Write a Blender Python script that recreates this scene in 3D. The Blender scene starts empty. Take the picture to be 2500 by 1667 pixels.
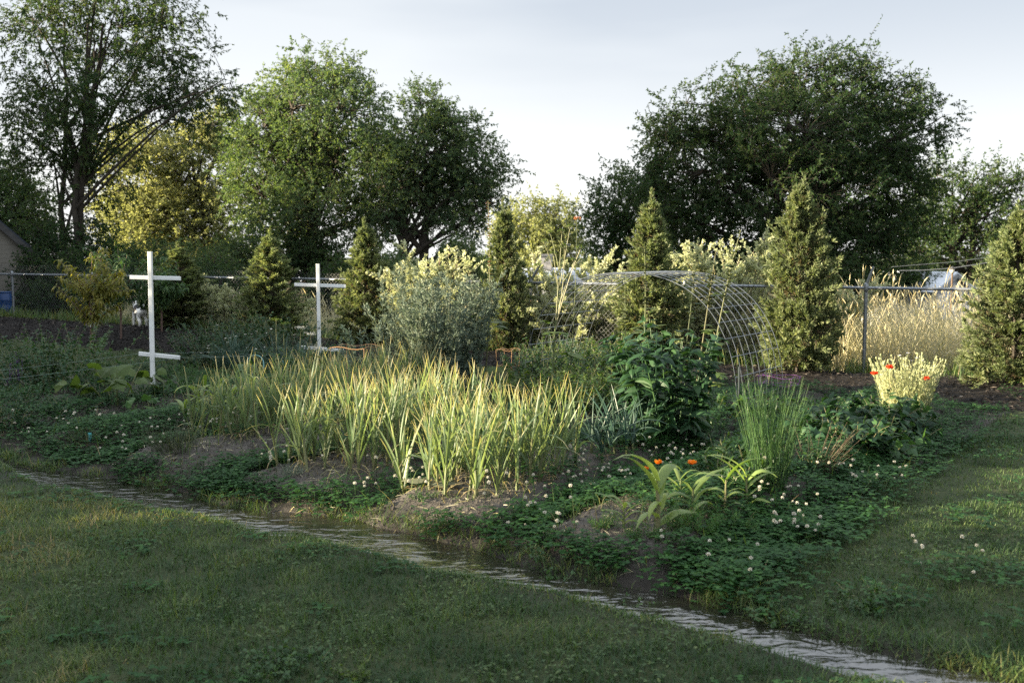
import bpy, math, random
import numpy as np
from mathutils import Vector

# ------------------------------------------------------------------ camera, sky, sun, exposure
SC = bpy.context.scene
COL = SC.collection
R = math.radians
EYE = 1.65
F = 2431.0                       # focal length in pixels of the 2500 px wide photograph (35 mm lens)
PITCH = math.atan(211.5 / F)
cd = bpy.data.cameras.new("camera")
cd.lens = 35.0
cd.sensor_width = 36.0
cd.clip_start = 0.05
cd.clip_end = 2000
cd.dof.use_dof = True
cd.dof.focus_distance = 9.0
cd.dof.aperture_fstop = 3.2
cam = bpy.data.objects.new("camera", cd)
COL.objects.link(cam)
cam.location = (0, 0, EYE)
cam.rotation_euler = (math.pi / 2 - PITCH, 0, 0)
SC.camera = cam

SUN_AZ, SUN_EL = R(98), R(12)    # to the left of the view direction, low evening sun
w = bpy.data.worlds.new("World")
SC.world = w
w.use_nodes = True
nt = w.node_tree
N = nt.nodes
L = nt.links
bg = N["Background"]
bg.inputs[1].default_value = 0.05
sky = N.new("ShaderNodeTexSky")
sky.sky_type = 'NISHITA'
sky.sun_disc = False
sky.sun_elevation = SUN_EL
sky.sun_rotation = -SUN_AZ
sky.air_density = 1.0
sky.dust_density = 1.5
# thin cloud veil: streaks of pale grey, denser and whiter towards the horizon
tc = N.new("ShaderNodeTexCoord")
mp = N.new("ShaderNodeMapping")
mp.inputs['Scale'].default_value = (1.2, 1.2, 6.5)
mp.inputs['Rotation'].default_value = (R(9), R(-6), 0)
mp.inputs['Location'].default_value = (3.1, 0.4, 0.35)
ns = N.new("ShaderNodeTexNoise")
ns.inputs['Scale'].default_value = 1.3
ns.inputs['Detail'].default_value = 4.0
ns.inputs['Roughness'].default_value = 0.45
L.new(tc.outputs['Generated'], mp.inputs[0])
L.new(mp.outputs[0], ns.inputs['Vector'])
cr = N.new("ShaderNodeValToRGB")
cr.color_ramp.elements[0].position = 0.40
cr.color_ramp.elements[0].color = (2.45, 2.68, 3.0, 1)
cr.color_ramp.elements[1].position = 0.62
cr.color_ramp.elements[1].color = (3.25, 3.42, 3.6, 1)
L.new(ns.outputs[0], cr.inputs[0])
sp = N.new("ShaderNodeSeparateXYZ")
L.new(tc.outputs['Generated'], sp.inputs[0])
hr = N.new("ShaderNodeMapRange")
hr.inputs[1].default_value = 0.02
hr.inputs[2].default_value = 0.26
hr.inputs[3].default_value = 1.0
hr.inputs[4].default_value = 0.0
hr.interpolation_type = 'SMOOTHSTEP'
L.new(sp.outputs[2], hr.inputs[0])
mh = N.new("ShaderNodeMix")
mh.data_type = 'RGBA'
L.new(hr.outputs[0], mh.inputs[0])
L.new(cr.outputs[0], mh.inputs[6])
mh.inputs[7].default_value = (4.5, 4.54, 4.5, 1)
mx = N.new("ShaderNodeMix")
mx.data_type = 'RGBA'
mx.inputs[0].default_value = 0.93
L.new(sky.outputs[0], mx.inputs[6])
L.new(mh.outputs[2], mx.inputs[7])
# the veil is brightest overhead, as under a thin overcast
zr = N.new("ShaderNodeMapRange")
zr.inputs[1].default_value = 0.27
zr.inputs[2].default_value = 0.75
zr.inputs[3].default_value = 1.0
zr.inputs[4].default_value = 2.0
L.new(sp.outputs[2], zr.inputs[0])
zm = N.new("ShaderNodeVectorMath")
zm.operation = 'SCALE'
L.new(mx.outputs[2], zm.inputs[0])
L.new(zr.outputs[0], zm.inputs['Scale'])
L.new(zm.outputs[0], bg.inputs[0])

SUNV = Vector((-math.sin(SUN_AZ) * math.cos(SUN_EL), math.cos(SUN_AZ) * math.cos(SUN_EL), math.sin(SUN_EL)))
sl = bpy.data.lights.new("sun", 'SUN')
sl.energy = 5.0
sl.angle = R(0.6)
sl.color = (1.0, 0.84, 0.58)
so = bpy.data.objects.new("sun", sl)
COL.objects.link(so)
so.rotation_euler = SUNV.to_track_quat('Z', 'Y').to_euler()

vs = SC.view_settings
vs.view_transform = 'Standard'
vs.look = 'None'
vs.exposure = 2.45
vs.gamma = 1.0
SC.cycles.max_bounces = 6
SC.cycles.diffuse_bounces = 3
SC.cycles.glossy_bounces = 2
SC.cycles.transmission_bounces = 4
SC.cycles.use_denoising = False

# unseen trees added outside the left edge to shade the garden: x, y, size, turn
SHADE = ((-13.0, 14.6, .72, 1.1), (-13.0, 9.7, .80, 2.3), (-13.2, 7.7, .82, 3.6), (-13.0, 5.9, .71, 4.9), (-13.2, 2.7, .87, .6), (-12.8, .7, .74, 1.9), (-12.5, -.8, .95, 2.6),
         (-13.3, 17.3, .77, 2.9), (-14.2, 19.7, .78, .9), (-15.6, 22.0, .72, .3), (-17.6, 24.4, 1.05, 1.4), (-25.0, 23.2, 2.35, .2))

# ------------------------------------------------------------------ helpers
rng = np.random.default_rng(11)
random.seed(5)


def U(a, b, n=None):
    return rng.uniform(a, b, n)


def nrm(a):
    return a / np.maximum(np.linalg.norm(a, axis=-1, keepdims=True), 1e-9)


def ray(px, py):
    xc, yc = px - 1250.0, -(py - 833.5)
    c, s = math.cos(PITCH), math.sin(PITCH)
    return np.array((xc, yc * s + F * c, yc * c - F * s))


def G(px, py, z=None):           # where a pixel's line of sight meets the ground (or the level z)
    r = ray(px, py)
    t = ((z or 0.0) - EYE) / r[2]
    if z is None:
        for _ in range(4):
            t = (Hz(r[0] * t, r[1] * t) - EYE) / r[2]
    return r[0] * t, r[1] * t


def at(px, d):                   # x for an image column at depth d
    return (px - 1250.0) / (F + 18) * d


def zt(py, d):                   # height seen at an image row at depth d
    r = ray(1250, py)
    return EYE + d * r[2] / r[1]


def vnoise(x, y, s, seed=0):
    x = np.asarray(x, float) / s
    y = np.asarray(y, float) / s
    g = np.random.default_rng(1000 + seed).random((256, 256))
    xi = np.floor(x).astype(int)
    yi = np.floor(y).astype(int)
    fx, fy = x - xi, y - yi
    fx = fx * fx * (3 - 2 * fx)
    fy = fy * fy * (3 - 2 * fy)
    a, b = g[xi % 256, yi % 256], g[(xi + 1) % 256, yi % 256]
    c, d = g[xi % 256, (yi + 1) % 256], g[(xi + 1) % 256, (yi + 1) % 256]
    return (a * (1 - fx) + b * fx) * (1 - fy) + (c * (1 - fx) + d * fx) * fy


def sstep(a, b, x):
    t = np.clip((x - a) / (b - a), 0, 1)
    return t * t * (3 - 2 * t)


# garden axes: u runs along the stream, v away from it into the garden
O0 = np.array((-1.40, 6.19))
UX = np.array((0.823, -0.568))
VX = np.array((0.568, 0.823))
BEDS = (-5.55, -4.3, -3.05, -1.8, -0.5, 0.8, 2.1)


def uv(x, y):
    dx, dy = np.asarray(x) - O0[0], np.asarray(y) - O0[1]
    return dx * UX[0] + dy * UX[1], dx * VX[0] + dy * VX[1]


def xy(u, v):
    return O0[0] + u * UX[0] + v * VX[0], O0[1] + u * UX[1] + v * VX[1]


def fence_w(x, y):               # distance in front of the fence line
    return (16.05 - 0.53 * np.asarray(x) - np.asarray(y)) / 1.132


def stream_c(u):
    return -0.10 + 0.07 * np.sin(u * 1.1 + 0.6) + 0.04 * np.sin(u * 2.9)


def stream_w(u):                 # half width of the water
    return (0.16 + 0.03 * np.sin(u * 2.3) + 0.02 * np.sin(u * 5.1 + 1)) * np.interp(u, (-3.1, -1.9, 2.0, 3.6), (.2, 1, 1, .6))


def g_end(u):                    # where the garden ends at the back
    return np.interp(u, (-9, -4.5, -2.0, 3), (3.4, 3.8, 7.0, 7.2))


def in_garden(u, v):
    return (v > stream_c(u) + 0.16) & (u < 2.72 + 0.05 * v) & (v < g_end(u))


def bed_profile(u, v):
    m = np.zeros(np.shape(u))
    for b in BEDS:
        m = np.maximum(m, sstep(0.62, 0.28, np.abs(u - b - 0.06 * np.sin(v * 2 + b))))
    return m * sstep(0.08, 0.55, v) * sstep(7.4, 6.6, v)


def H(x, y):
    x = np.asarray(x, float)
    y = np.asarray(y, float)
    u, v = uv(x, y)
    ds = v - stream_c(u)
    h = 0.03 * (vnoise(x, y, 1.7, 1) - 0.5) + 0.012 * (vnoise(x, y, 0.25, 2) - 0.5)
    h = h - 0.085 * np.exp(-(ds / (stream_w(u) * 1.25)) ** 4)
    gar = ((u < 2.9) & (u > -7)).astype(float)
    b = bed_profile(u, v) * gar
    h = h + 0.13 * b + b * (0.035 * (vnoise(x, y, 0.16, 3) - 0.5) + 0.016 * (vnoise(x, y, 0.05, 4) - .5))
    wf = fence_w(x, y)
    rise = np.clip((3 - x) * 0.016, 0, 0.28) * sstep(3.4, 1.5, wf)
    berm = 0.10 * sstep(2.7, 1.8, wf) * sstep(-.6, .8, wf)
    h = h + rise + berm * (0.7 + 0.6 * vnoise(x, y, .5, 5))
    h = h - 1.0 * sstep(-6, -22, wf)
    return h


def Hz(x, y):
    return float(H(np.array([x]), np.array([y]))[0])


class Geo:
    def __init__(s):
        s.V, s.Fq, s.v, s.t, s.m, s.n = [], [], [], [], [], 0

    def add(s, V, Fq, v=None, t=None, mat=0):
        V = np.asarray(V, float).reshape(-1, 3)
        Fq = np.asarray(Fq, int).reshape(-1, 4)
        k = len(V)
        s.V.append(V)
        s.Fq.append(Fq + s.n)
        s.v.append(np.broadcast_to(0.5 if v is None else v, (k,)).astype(float))
        s.t.append(np.broadcast_to(0.0 if t is None else t, (k,)).astype(float))
        s.m.append(np.full(len(Fq), mat, int))
        s.n += k

    def mesh(s, name, mats, smooth=False):
        V = np.concatenate(s.V)
        Fq = np.concatenate(s.Fq)
        M = np.concatenate(s.m)
        tri = Fq[:, 3] == Fq[:, 2]
        lt = np.where(tri, 3, 4)
        ls = np.concatenate(([0], np.cumsum(lt)[:-1]))
        msk = np.ones(Fq.shape, bool)
        msk[tri, 3] = False
        loops = Fq[msk]
        me = bpy.data.meshes.new(name)
        me.vertices.add(len(V))
        me.vertices.foreach_set("co", V.ravel())
        me.loops.add(len(loops))
        me.loops.foreach_set("vertex_index", loops.astype(np.int32))
        me.polygons.add(len(Fq))
        me.polygons.foreach_set("loop_start", ls.astype(np.int32))
        me.polygons.foreach_set("loop_total", lt.astype(np.int32))
        me.polygons.foreach_set("material_index", M.astype(np.int32))
        me.polygons.foreach_set("use_smooth", np.full(len(Fq), smooth))
        for nm, dat in (("v", s.v), ("t", s.t)):
            a = me.attributes.new(nm, 'FLOAT', 'POINT')
            a.data.foreach_set("value", np.concatenate(dat).astype(np.float32))
        for m in (mats if isinstance(mats, (list, tuple)) else [mats]):
            me.materials.append(m)
        me.update(calc_edges=True)
        return me

    def obj(s, name, mats, parent=None, loc=(0, 0, 0), smooth=False):
        o = bpy.data.objects.new(name, s.mesh(name, mats, smooth))
        COL.objects.link(o)
        o.location = loc
        if parent is not None:
            o.parent = parent
        return o


def tag(o, label=None, cat=None, group=None, kind=None):
    for k, val in (("label", label), ("category", cat), ("group", group), ("kind", kind)):
        if val:
            o[k] = val
    return o


def thing(name, label, cat, loc, rotz=0.0, group=None, scale=1.0):
    o = bpy.data.objects.new(name, None)
    COL.objects.link(o)
    o.empty_display_size = 0.1
    o.location = loc
    o.rotation_euler = (0, 0, rotz)
    o.scale = (scale,) * 3 if np.isscalar(scale) else scale
    return tag(o, label, cat, group)


def copy_tree(o, loc, rotz=0.0, scale=1.0, label=None, group=None, tilt=(0, 0)):
    c = o.copy()
    COL.objects.link(c)
    c.location = loc
    c.rotation_euler = (tilt[0], tilt[1], rotz)
    c.scale = (scale,) * 3 if np.isscalar(scale) else scale
    if label:
        c["label"] = label
    if group:
        c["group"] = group
    for ch in o.children:
        d = ch.copy()
        COL.objects.link(d)
        d.parent = c
        for g in ch.children:
            e = g.copy()
            COL.objects.link(e)
            e.parent = d
    return c


def gp(x, y, dz=-0.01):
    return (x, y, Hz(x, y) + dz)


# --- geometry primitives -------------------------------------------------------
def bend(base, d, Ln, droop, K):
    base = np.atleast_2d(np.asarray(base, float))
    n = len(base)
    d = nrm(np.broadcast_to(d, (n, 3)).astype(float))
    Ln = np.broadcast_to(Ln, (n,)).astype(float)
    droop = np.broadcast_to(droop, (n,)).astype(float)
    g = np.array((0, 0, -1.0)) + d * d[:, 2:3]
    bad = np.linalg.norm(g, axis=1) < 0.03
    if bad.any():
        a = U(0, 2 * np.pi, bad.sum())
        g[bad] = np.stack((np.cos(a), np.sin(a), 0 * a), 1)
    g = nrm(g - d * np.sum(g * d, 1, keepdims=True))
    P = np.empty((n, K + 1, 3))
    D = np.empty((n, K + 1, 3))
    P[:, 0] = base
    for k in range(K + 1):
        a = (droop * (k / K))[:, None]
        D[:, k] = d * np.cos(a) + g * np.sin(a)
        if k < K:
            am = (droop * ((k + .5) / K))[:, None]
            P[:, k + 1] = P[:, k] + (d * np.cos(am) + g * np.sin(am)) * (Ln / K)[:, None]
    return P, D, nrm(np.cross(d, g))


def blades(geo, base, d, Ln, W, droop, prof, v=None, mat=0, roll=0.0, fold=0.0, twist=0.0, wave=0.0):
    prof = np.asarray(prof, float)
    K = len(prof) - 1
    P, D, s = bend(base, d, Ln, droop, K)
    n = len(P)
    W = np.broadcast_to(W, (n,)).astype(float)
    roll = np.broadcast_to(roll, (n,)).astype(float)
    twist = np.broadcast_to(twist, (n,)).astype(float)
    v = U(0, 1, n) if v is None else np.broadcast_to(v, (n,))
    tt = np.linspace(0, 1, K + 1)
    up0 = nrm(np.cross(s[:, None, :], D))
    r = roll[:, None] + twist[:, None] * tt[None, :]
    S = s[:, None, :] * np.cos(r)[..., None] + up0 * np.sin(r)[..., None]
    Nn = up0 * np.cos(r)[..., None] - s[:, None, :] * np.sin(r)[..., None]
    hw = 0.5 * W[:, None] * prof[None, :]
    if wave:
        P = P + Nn * (wave * np.sin(tt * 9)[None, :] * U(-1, 1, (n, 1)))[..., None]
    if fold:
        A = P - S * hw[..., None] + Nn * (hw * fold)[..., None]
        B = P + S * hw[..., None] + Nn * (hw * fold)[..., None]
        V = np.stack((A, P, B), 2)
        c = 3
    else:
        V = np.stack((P - S * hw[..., None], P + S * hw[..., None]), 2)
        c = 2
    idx = np.arange(n * (K + 1) * c).reshape(n, K + 1, c)
    q = []
    for j in range(c - 1):
        q.append(np.stack((idx[:, :-1, j], idx[:, :-1, j + 1], idx[:, 1:, j + 1], idx[:, 1:, j]), -1).reshape(-1, 4))
    geo.add(V, np.concatenate(q), np.repeat(v, (K + 1) * c), np.tile(np.repeat(tt, c), n), mat)
    return P


def diamonds(geo, base, d, Ln, W, v=None, mat=0, bendv=0.25, side=None):
    base = np.asarray(base, float)
    n = len(base)
    d = nrm(np.broadcast_to(d, (n, 3)).astype(float))
    if side is None:
        side = rng.normal(size=(n, 3))
    side = nrm(np.cross(d, side))
    up = np.cross(side, d)
    Ln = np.broadcast_to(Ln, (n,)).astype(float)[:, None]
    W = np.broadcast_to(W, (n,)).astype(float)[:, None]
    v = U(0, 1, n) if v is None else np.broadcast_to(v, (n,))
    m = base + d * Ln * 0.45
    V = np.stack((base, m - side * W / 2 + up * W * bendv, base + d * Ln - up * Ln * .12, m + side * W / 2 + up * W * bendv), 1)
    geo.add(V, np.arange(n * 4).reshape(n, 4), np.repeat(v, 4), np.tile((0, .5, 1, .5), n), mat)


def tubes(geo, P, Rr, sides=4, v=None, mat=0, cap=False):
    P = np.asarray(P, float)
    if P.ndim == 2:
        P = P[None]
    n, m, _ = P.shape
    Rr = np.broadcast_to(Rr, (n, m)).astype(float)
    T = nrm(np.gradient(P, axis=1))
    ref = np.zeros((n, 1, 3))
    mt = np.abs(T.mean(1))
    ref[np.arange(n), 0, np.argmin(mt, 1)] = 1
    A = nrm(np.cross(T, ref))
    B = np.cross(T, A)
    an = np.arange(sides) * 2 * np.pi / sides
    V = P[:, :, None] + Rr[:, :, None, None] * (A[:, :, None] * np.cos(an)[:, None] + B[:, :, None] * np.sin(an)[:, None])
    idx = np.arange(n * m * sides).reshape(n, m, sides)
    j2 = (np.arange(sides) + 1) % sides
    q = np.stack((idx[:, :-1], idx[:, :-1][:, :, j2], idx[:, 1:][:, :, j2], idx[:, 1:]), -1).reshape(-1, 4)
    v = U(0, 1, n) if v is None else np.broadcast_to(v, (n,))
    geo.add(V, q, np.repeat(v, m * sides), np.tile(np.repeat(np.linspace(0, 1, m), sides), n), mat)
    if cap:
        for i in range(n):
            for kk in (0, m - 1):
                c = P[i, kk]
                ring = V[i, kk]
                VV = np.concatenate((ring, [c]))
                qq = [(a, (a + 1) % sides, sides, sides) for a in range(sides)]
                geo.add(VV, qq, float(v[i]), 0.0 if kk == 0 else 1.0, mat)


def box(geo, lo, hi, mat=0, M=None):
    x0, y0, z0 = lo
    x1, y1, z1 = hi
    V = np.array([(x0, y0, z0), (x1, y0, z0), (x1, y1, z0), (x0, y1, z0), (x0, y0, z1), (x1, y0, z1), (x1, y1, z1), (x0, y1, z1)], float)
    if M is not None:
        V = V @ np.asarray(M)[:3, :3].T + np.asarray(M)[:3, 3]
    geo.add(V, [(0, 3, 2, 1), (4, 5, 6, 7), (0, 1, 5, 4), (1, 2, 6, 5), (2, 3, 7, 6), (3, 0, 4, 7)], 0.5, 0, mat)


def bar(geo, a, b, wd, th, mat=0, bev=0.004):
    """squared timber between two points with slightly eased edges"""
    a, b = np.array(a, float), np.array(b, float)
    t = nrm(b - a)
    ref = np.array((0, 0, 1.0)) if abs(t[2]) < .8 else np.array((1.0, 0, 0))
    s = nrm(np.cross(t, ref))
    u = np.cross(s, t)
    hw, ht = wd / 2, th / 2
    ring = [(-hw + bev, -ht), (hw - bev, -ht), (hw, -ht + bev), (hw, ht - bev), (hw - bev, ht), (-hw + bev, ht), (-hw, ht - bev), (-hw, -ht + bev)]
    V, q = [], []
    for c in (a, b):
        for (p, r_) in ring:
            V.append(c + s * p + u * r_)
    for i in range(8):
        j = (i + 1) % 8
        q.append((i, j, 8 + j, 8 + i))
    V += [a, b]
    for i in range(8):
        j = (i + 1) % 8
        q.append((j, i, 16, 16))
        q.append((8 + i, 8 + j, 17, 17))
    geo.add(V, q, .5, 0, mat)


def lathe(geo, prof, seg=20, mat=0, c=(0, 0, 0)):
    an = np.arange(seg) * 2 * np.pi / seg
    V = np.array([[(r * np.cos(a) + c[0], r * np.sin(a) + c[1], z + c[2]) for a in an] for r, z in prof])
    m = len(prof)
    idx = np.arange(m * seg).reshape(m, seg)
    j2 = (np.arange(seg) + 1) % seg
    geo.add(V, np.stack((idx[:-1], idx[:-1][:, j2], idx[1:][:, j2], idx[1:]), -1).reshape(-1, 4), .5, 0, mat)


def along(P, n, lo, hi):
    """n points per path between the fractions lo and hi: position, tangent, fraction, path index"""
    N_, M, _ = P.shape
    f = U(lo, hi, (N_, n))
    x = f * (M - 1)
    i = np.minimum(x.astype(int), M - 2)
    fr = (x - i)[..., None]
    I = np.arange(N_)[:, None]
    a, b = P[I, i], P[I, i + 1]
    return (a + (b - a) * fr).reshape(-1, 3), nrm(b - a).reshape(-1, 3), f.ravel(), np.repeat(np.arange(N_), n)


def off_dir(T, ang, az=None):
    n = len(T)
    r = rng.normal(size=(n, 3))
    p = nrm(r - T * np.sum(r * T, 1, keepdims=True))
    ang = np.broadcast_to(ang, (n,))[:, None]
    return T * np.cos(ang) + p * np.sin(ang)


OVAL = (0.15, 0.9, 1.0, 0.06)
LANCE = (0.2, 1.0, 0.75, 0.4, 0.04)
STRAP = (0.7, 1.0, 0.95, 0.75, 0.45, 0.05)
GRASS = (0.9, 0.8, 0.08)
HEART = (0.55, 1.0, 0.85, 0.45, 0.05)


# --- materials ---------------------------------------------------------------
def new_mat(name):
    m = bpy.data.materials.new(name)
    m.use_nodes = True
    nt = m.node_tree
    return m, nt.nodes, nt.links, nt.nodes["Principled BSDF"], nt.nodes["Material Output"]


def ramp(Nn, stops):
    r = Nn.new("ShaderNodeValToRGB")
    e = r.color_ramp.elements
    e[0].position, e[0].color = stops[0][0], (*stops[0][1], 1)
    e[1].position, e[1].color = stops[-1][0], (*stops[-1][1], 1)
    for p, c in stops[1:-1]:
        x = e.new(p)
        x.color = (*c, 1)
    return r


def leaf_mat(name, stops, trans=0.4, rough=0.45, tip=None, tint=(1.35, 1.35, 0.55), spec=0.35, jitter=0.25):
    m, Nn, Ln, pb, out = new_mat(name)
    at_ = Nn.new("ShaderNodeAttribute")
    at_.attribute_name = "v"
    rp = ramp(Nn, stops)
    Ln.new(at_.outputs['Fac'], rp.inputs[0])
    col = rp.outputs[0]
    if tip:                        # (start, end, colour): leaf ends that have dried out
        a2 = Nn.new("ShaderNodeAttribute")
        a2.attribute_name = "t"
        mr = Nn.new("ShaderNodeMapRange")
        mr.inputs[1].default_value = tip[0]
        mr.inputs[2].default_value = tip[1]
        Ln.new(a2.outputs['Fac'], mr.inputs[0])
        mm = Nn.new("ShaderNodeMix")
        mm.data_type = 'RGBA'
        Ln.new(mr.outputs[0], mm.inputs[0])
        Ln.new(col, mm.inputs[6])
        mm.inputs[7].default_value = (*tip[2], 1)
        col = mm.outputs[2]
    oi = Nn.new("ShaderNodeObjectInfo")
    mr2 = Nn.new("ShaderNodeMapRange")
    mr2.inputs[3].default_value = 1 - jitter
    mr2.inputs[4].default_value = 1 + jitter
    Ln.new(oi.outputs['Random'], mr2.inputs[0])
    hs = Nn.new("ShaderNodeHueSaturation")
    Ln.new(mr2.outputs[0], hs.inputs['Value'])
    Ln.new(col, hs.inputs['Color'])
    col = hs.outputs[0]
    Ln.new(col, pb.inputs['Base Color'])
    pb.inputs['Roughness'].default_value = rough
    pb.inputs['Specular IOR Level'].default_value = spec
    tr = Nn.new("ShaderNodeBsdfTranslucent")
    mu = Nn.new("ShaderNodeMix")
    mu.data_type = 'RGBA'
    mu.blend_type = 'MULTIPLY'
    mu.inputs[0].default_value = 1
    Ln.new(col, mu.inputs[6])
    mu.inputs[7].default_value = (*tint, 1)
    Ln.new(mu.outputs[2], tr.inputs[0])
    ms = Nn.new("ShaderNodeMixShader")
    ms.inputs[0].default_value = trans
    Ln.new(pb.outputs[0], ms.inputs[1])
    Ln.new(tr.outputs[0], ms.inputs[2])
    Ln.new(ms.outputs[0], out.inputs[0])
    return m


def plain_mat(name, c, rough=0.6, metal=0.0, spec=0.4, noise=None, bump=None, spread=0.25):
    m, Nn, Ln, pb, out = new_mat(name)
    pb.inputs['Roughness'].default_value = rough
    pb.inputs['Metallic'].default_value = metal
    pb.inputs['Specular IOR Level'].default_value = spec
    co = Nn.new("ShaderNodeTexCoord")
    n1 = Nn.new("ShaderNodeTexNoise")
    n1.inputs['Scale'].default_value = noise or 8
    n1.inputs['Detail'].default_value = 5
    Ln.new(co.outputs['Object'], n1.inputs['Vector'])
    lo = tuple(x * (1 - spread) for x in c)
    hi = tuple(min(1, x * (1 + spread)) for x in c)
    rp = ramp(Nn, ((0.3, lo), (0.7, hi)))
    Ln.new(n1.outputs[0], rp.inputs[0])
    Ln.new(rp.outputs[0], pb.inputs['Base Color'])
    if bump:
        bn = Nn.new("ShaderNodeBump")
        bn.inputs['Strength'].default_value = bump
        bn.inputs['Distance'].default_value = 0.02
        Ln.new(n1.outputs[0], bn.inputs['Height'])
        Ln.new(bn.outputs[0], pb.inputs['Normal'])
    return m


MG_LAWN = leaf_mat("lawn_blade", ((0, (.030, .068, .024)), (.45, (.078, .132, .042)), (.72, (.14, .175, .058)), (1, (.28, .22, .115))), .38, .55, jitter=0)
MG_CLOVER = leaf_mat("clover_leaf", ((0, (.012, .045, .014)), (.6, (.03, .09, .024)), (1, (.06, .145, .035))), .34, .6, spec=.2, jitter=0)
MG_FIELD = leaf_mat("field_grass", ((0, (.32, .33, .18)), (.5, (.56, .53, .36)), (1, (.72, .66, .48))), .45, .6, tint=(1.15, 1.1, .8), jitter=0)
MG_GARLIC = leaf_mat("garlic_leaf", ((0, (.10, .165, .095)), (.75, (.215, .275, .15)), (.86, (.32, .33, .19)), (1, (.42, .32, .18))), .5, .4, tip=(.72, 1.0, (.58, .49, .29)), tint=(1.35, 1.3, .65), jitter=.15)
MG_STALK = leaf_mat("green_stalk", ((0, (.09, .12, .05)), (1, (.2, .19, .1))), .15, .5)
MG_ARTEM = leaf_mat("silver_leaf", ((0, (.07, .11, .09)), (.6, (.15, .20, .16)), (1, (.32, .36, .28))), .28, .7, tint=(1.15, 1.15, .8), spec=.15)
MG_DARK = leaf_mat("dark_leaf", ((0, (.012, .038, .018)), (.6, (.026, .066, .028)), (1, (.05, .10, .036))), .25, .5, jitter=.3, spec=.22)
MG_MID = leaf_mat("green_leaf", ((0, (.028, .065, .026)), (.6, (.05, .105, .038)), (1, (.09, .15, .05))), .38, .45, jitter=.3)
MG_LIGHT = leaf_mat("light_leaf", ((0, (.06, .10, .025)), (.6, (.10, .16, .04)), (1, (.17, .22, .06))), .45, .45, jitter=.2)
MG_CORN = leaf_mat("corn_leaf", ((0, (.12, .19, .05)), (1, (.22, .29, .09))), .45, .3, spec=.5, jitter=.15)
MG_TEAL = leaf_mat("onion_leaf", ((0, (.04, .085, .065)), (1, (.08, .13, .09))), .2, .4, jitter=.2)
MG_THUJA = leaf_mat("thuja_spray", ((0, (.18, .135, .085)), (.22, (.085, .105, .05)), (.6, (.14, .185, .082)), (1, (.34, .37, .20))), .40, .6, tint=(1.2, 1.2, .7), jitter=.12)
MG_PEACH = leaf_mat("peach_leaf", ((0, (.11, .125, .025)), (.6, (.18, .18, .035)), (1, (.25, .22, .05))), .45, .4, jitter=.1)
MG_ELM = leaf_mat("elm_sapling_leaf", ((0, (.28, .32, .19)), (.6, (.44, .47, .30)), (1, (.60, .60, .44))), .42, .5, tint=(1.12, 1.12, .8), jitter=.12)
MG_TREE_DARK = leaf_mat("tree_leaf_dark", ((0, (.020, .048, .022)), (.6, (.045, .085, .034)), (1, (.095, .13, .045))), .40, .5, jitter=.1, spec=.15)
MG_TREE = leaf_mat("tree_leaf", ((0, (.06, .11, .062)), (.6, (.11, .165, .085)), (1, (.19, .23, .105))), .48, .45, jitter=.1, spec=.15)
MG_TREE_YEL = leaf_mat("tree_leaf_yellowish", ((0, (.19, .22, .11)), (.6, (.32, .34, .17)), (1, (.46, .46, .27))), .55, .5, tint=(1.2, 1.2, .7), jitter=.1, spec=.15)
MG_FERN = leaf_mat("feathery_leaf", ((0, (.035, .095, .03)), (1, (.075, .15, .045))), .4, .6)
MG_GREY = leaf_mat("grey_green_leaf", ((0, (.06, .085, .05)), (1, (.13, .15, .09))), .3, .6)
MG_POPPY = leaf_mat("poppy_stem", ((0, (.28, .33, .17)), (.6, (.44, .47, .27)), (1, (.58, .55, .36))), .4, .6, tint=(1.1, 1.05, .75))
MB_TREE = plain_mat("tree_bark", (.045, .038, .03), .9, noise=6, bump=.5)
MB_TWIG = plain_mat("brown_twig", (.11, .075, .05), .85, noise=20)
MW_WHITE = plain_mat("white_paint", (.74, .76, .76), .55, noise=5, spread=.12, bump=.15)
MP_RED = leaf_mat("red_petal", ((0, (.62, .045, .018)), (1, (.8, .10, .03))), .45, .5, tint=(1.2, .8, .6))
MP_ORANGE = leaf_mat("orange_petal", ((0, (.75, .22, .02)), (1, (.85, .34, .04))), .45, .5, tint=(1.1, .9, .5), jitter=.05)
MP_WHITE = leaf_mat("white_petal", ((0, (.42, .36, .27)), (.25, (.62, .6, .52)), (1, (.82, .8, .74))), .25, .6, tint=(1, 1, .9), jitter=.08)
MP_PURPLE = leaf_mat("purple_petal", ((0, (.09, .05, .14)), (1, (.17, .10, .24))), .3, .6, tint=(1, .9, 1))
MP_PINK = leaf_mat("pink_petal", ((0, (.5, .10, .16)), (1, (.66, .2, .28))), .4, .6, tint=(1.1, .9, .9))
M_GALV = plain_mat("galvanised_steel", (.24, .26, .28), .45, .75, noise=30, spread=.15)
M_WIREMAT = plain_mat("steel_wire", (.22, .23, .24), .5, .5, noise=30)
M_ORANGE_W = plain_mat("orange_coated_wire", (.42, .24, .12), .45)
M_PURPLE_W = plain_mat("purple_coated_wire", (.20, .06, .26), .45)
M_STAKE = plain_mat("dark_green_steel", (.02, .03, .035), .5, .2)
M_BLUE = plain_mat("blue_plastic", (.006, .04, .14), .4, spread=.1)
M_HOSE = plain_mat("teal_plastic", (.10, .24, .24), .4, spread=.1)

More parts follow.
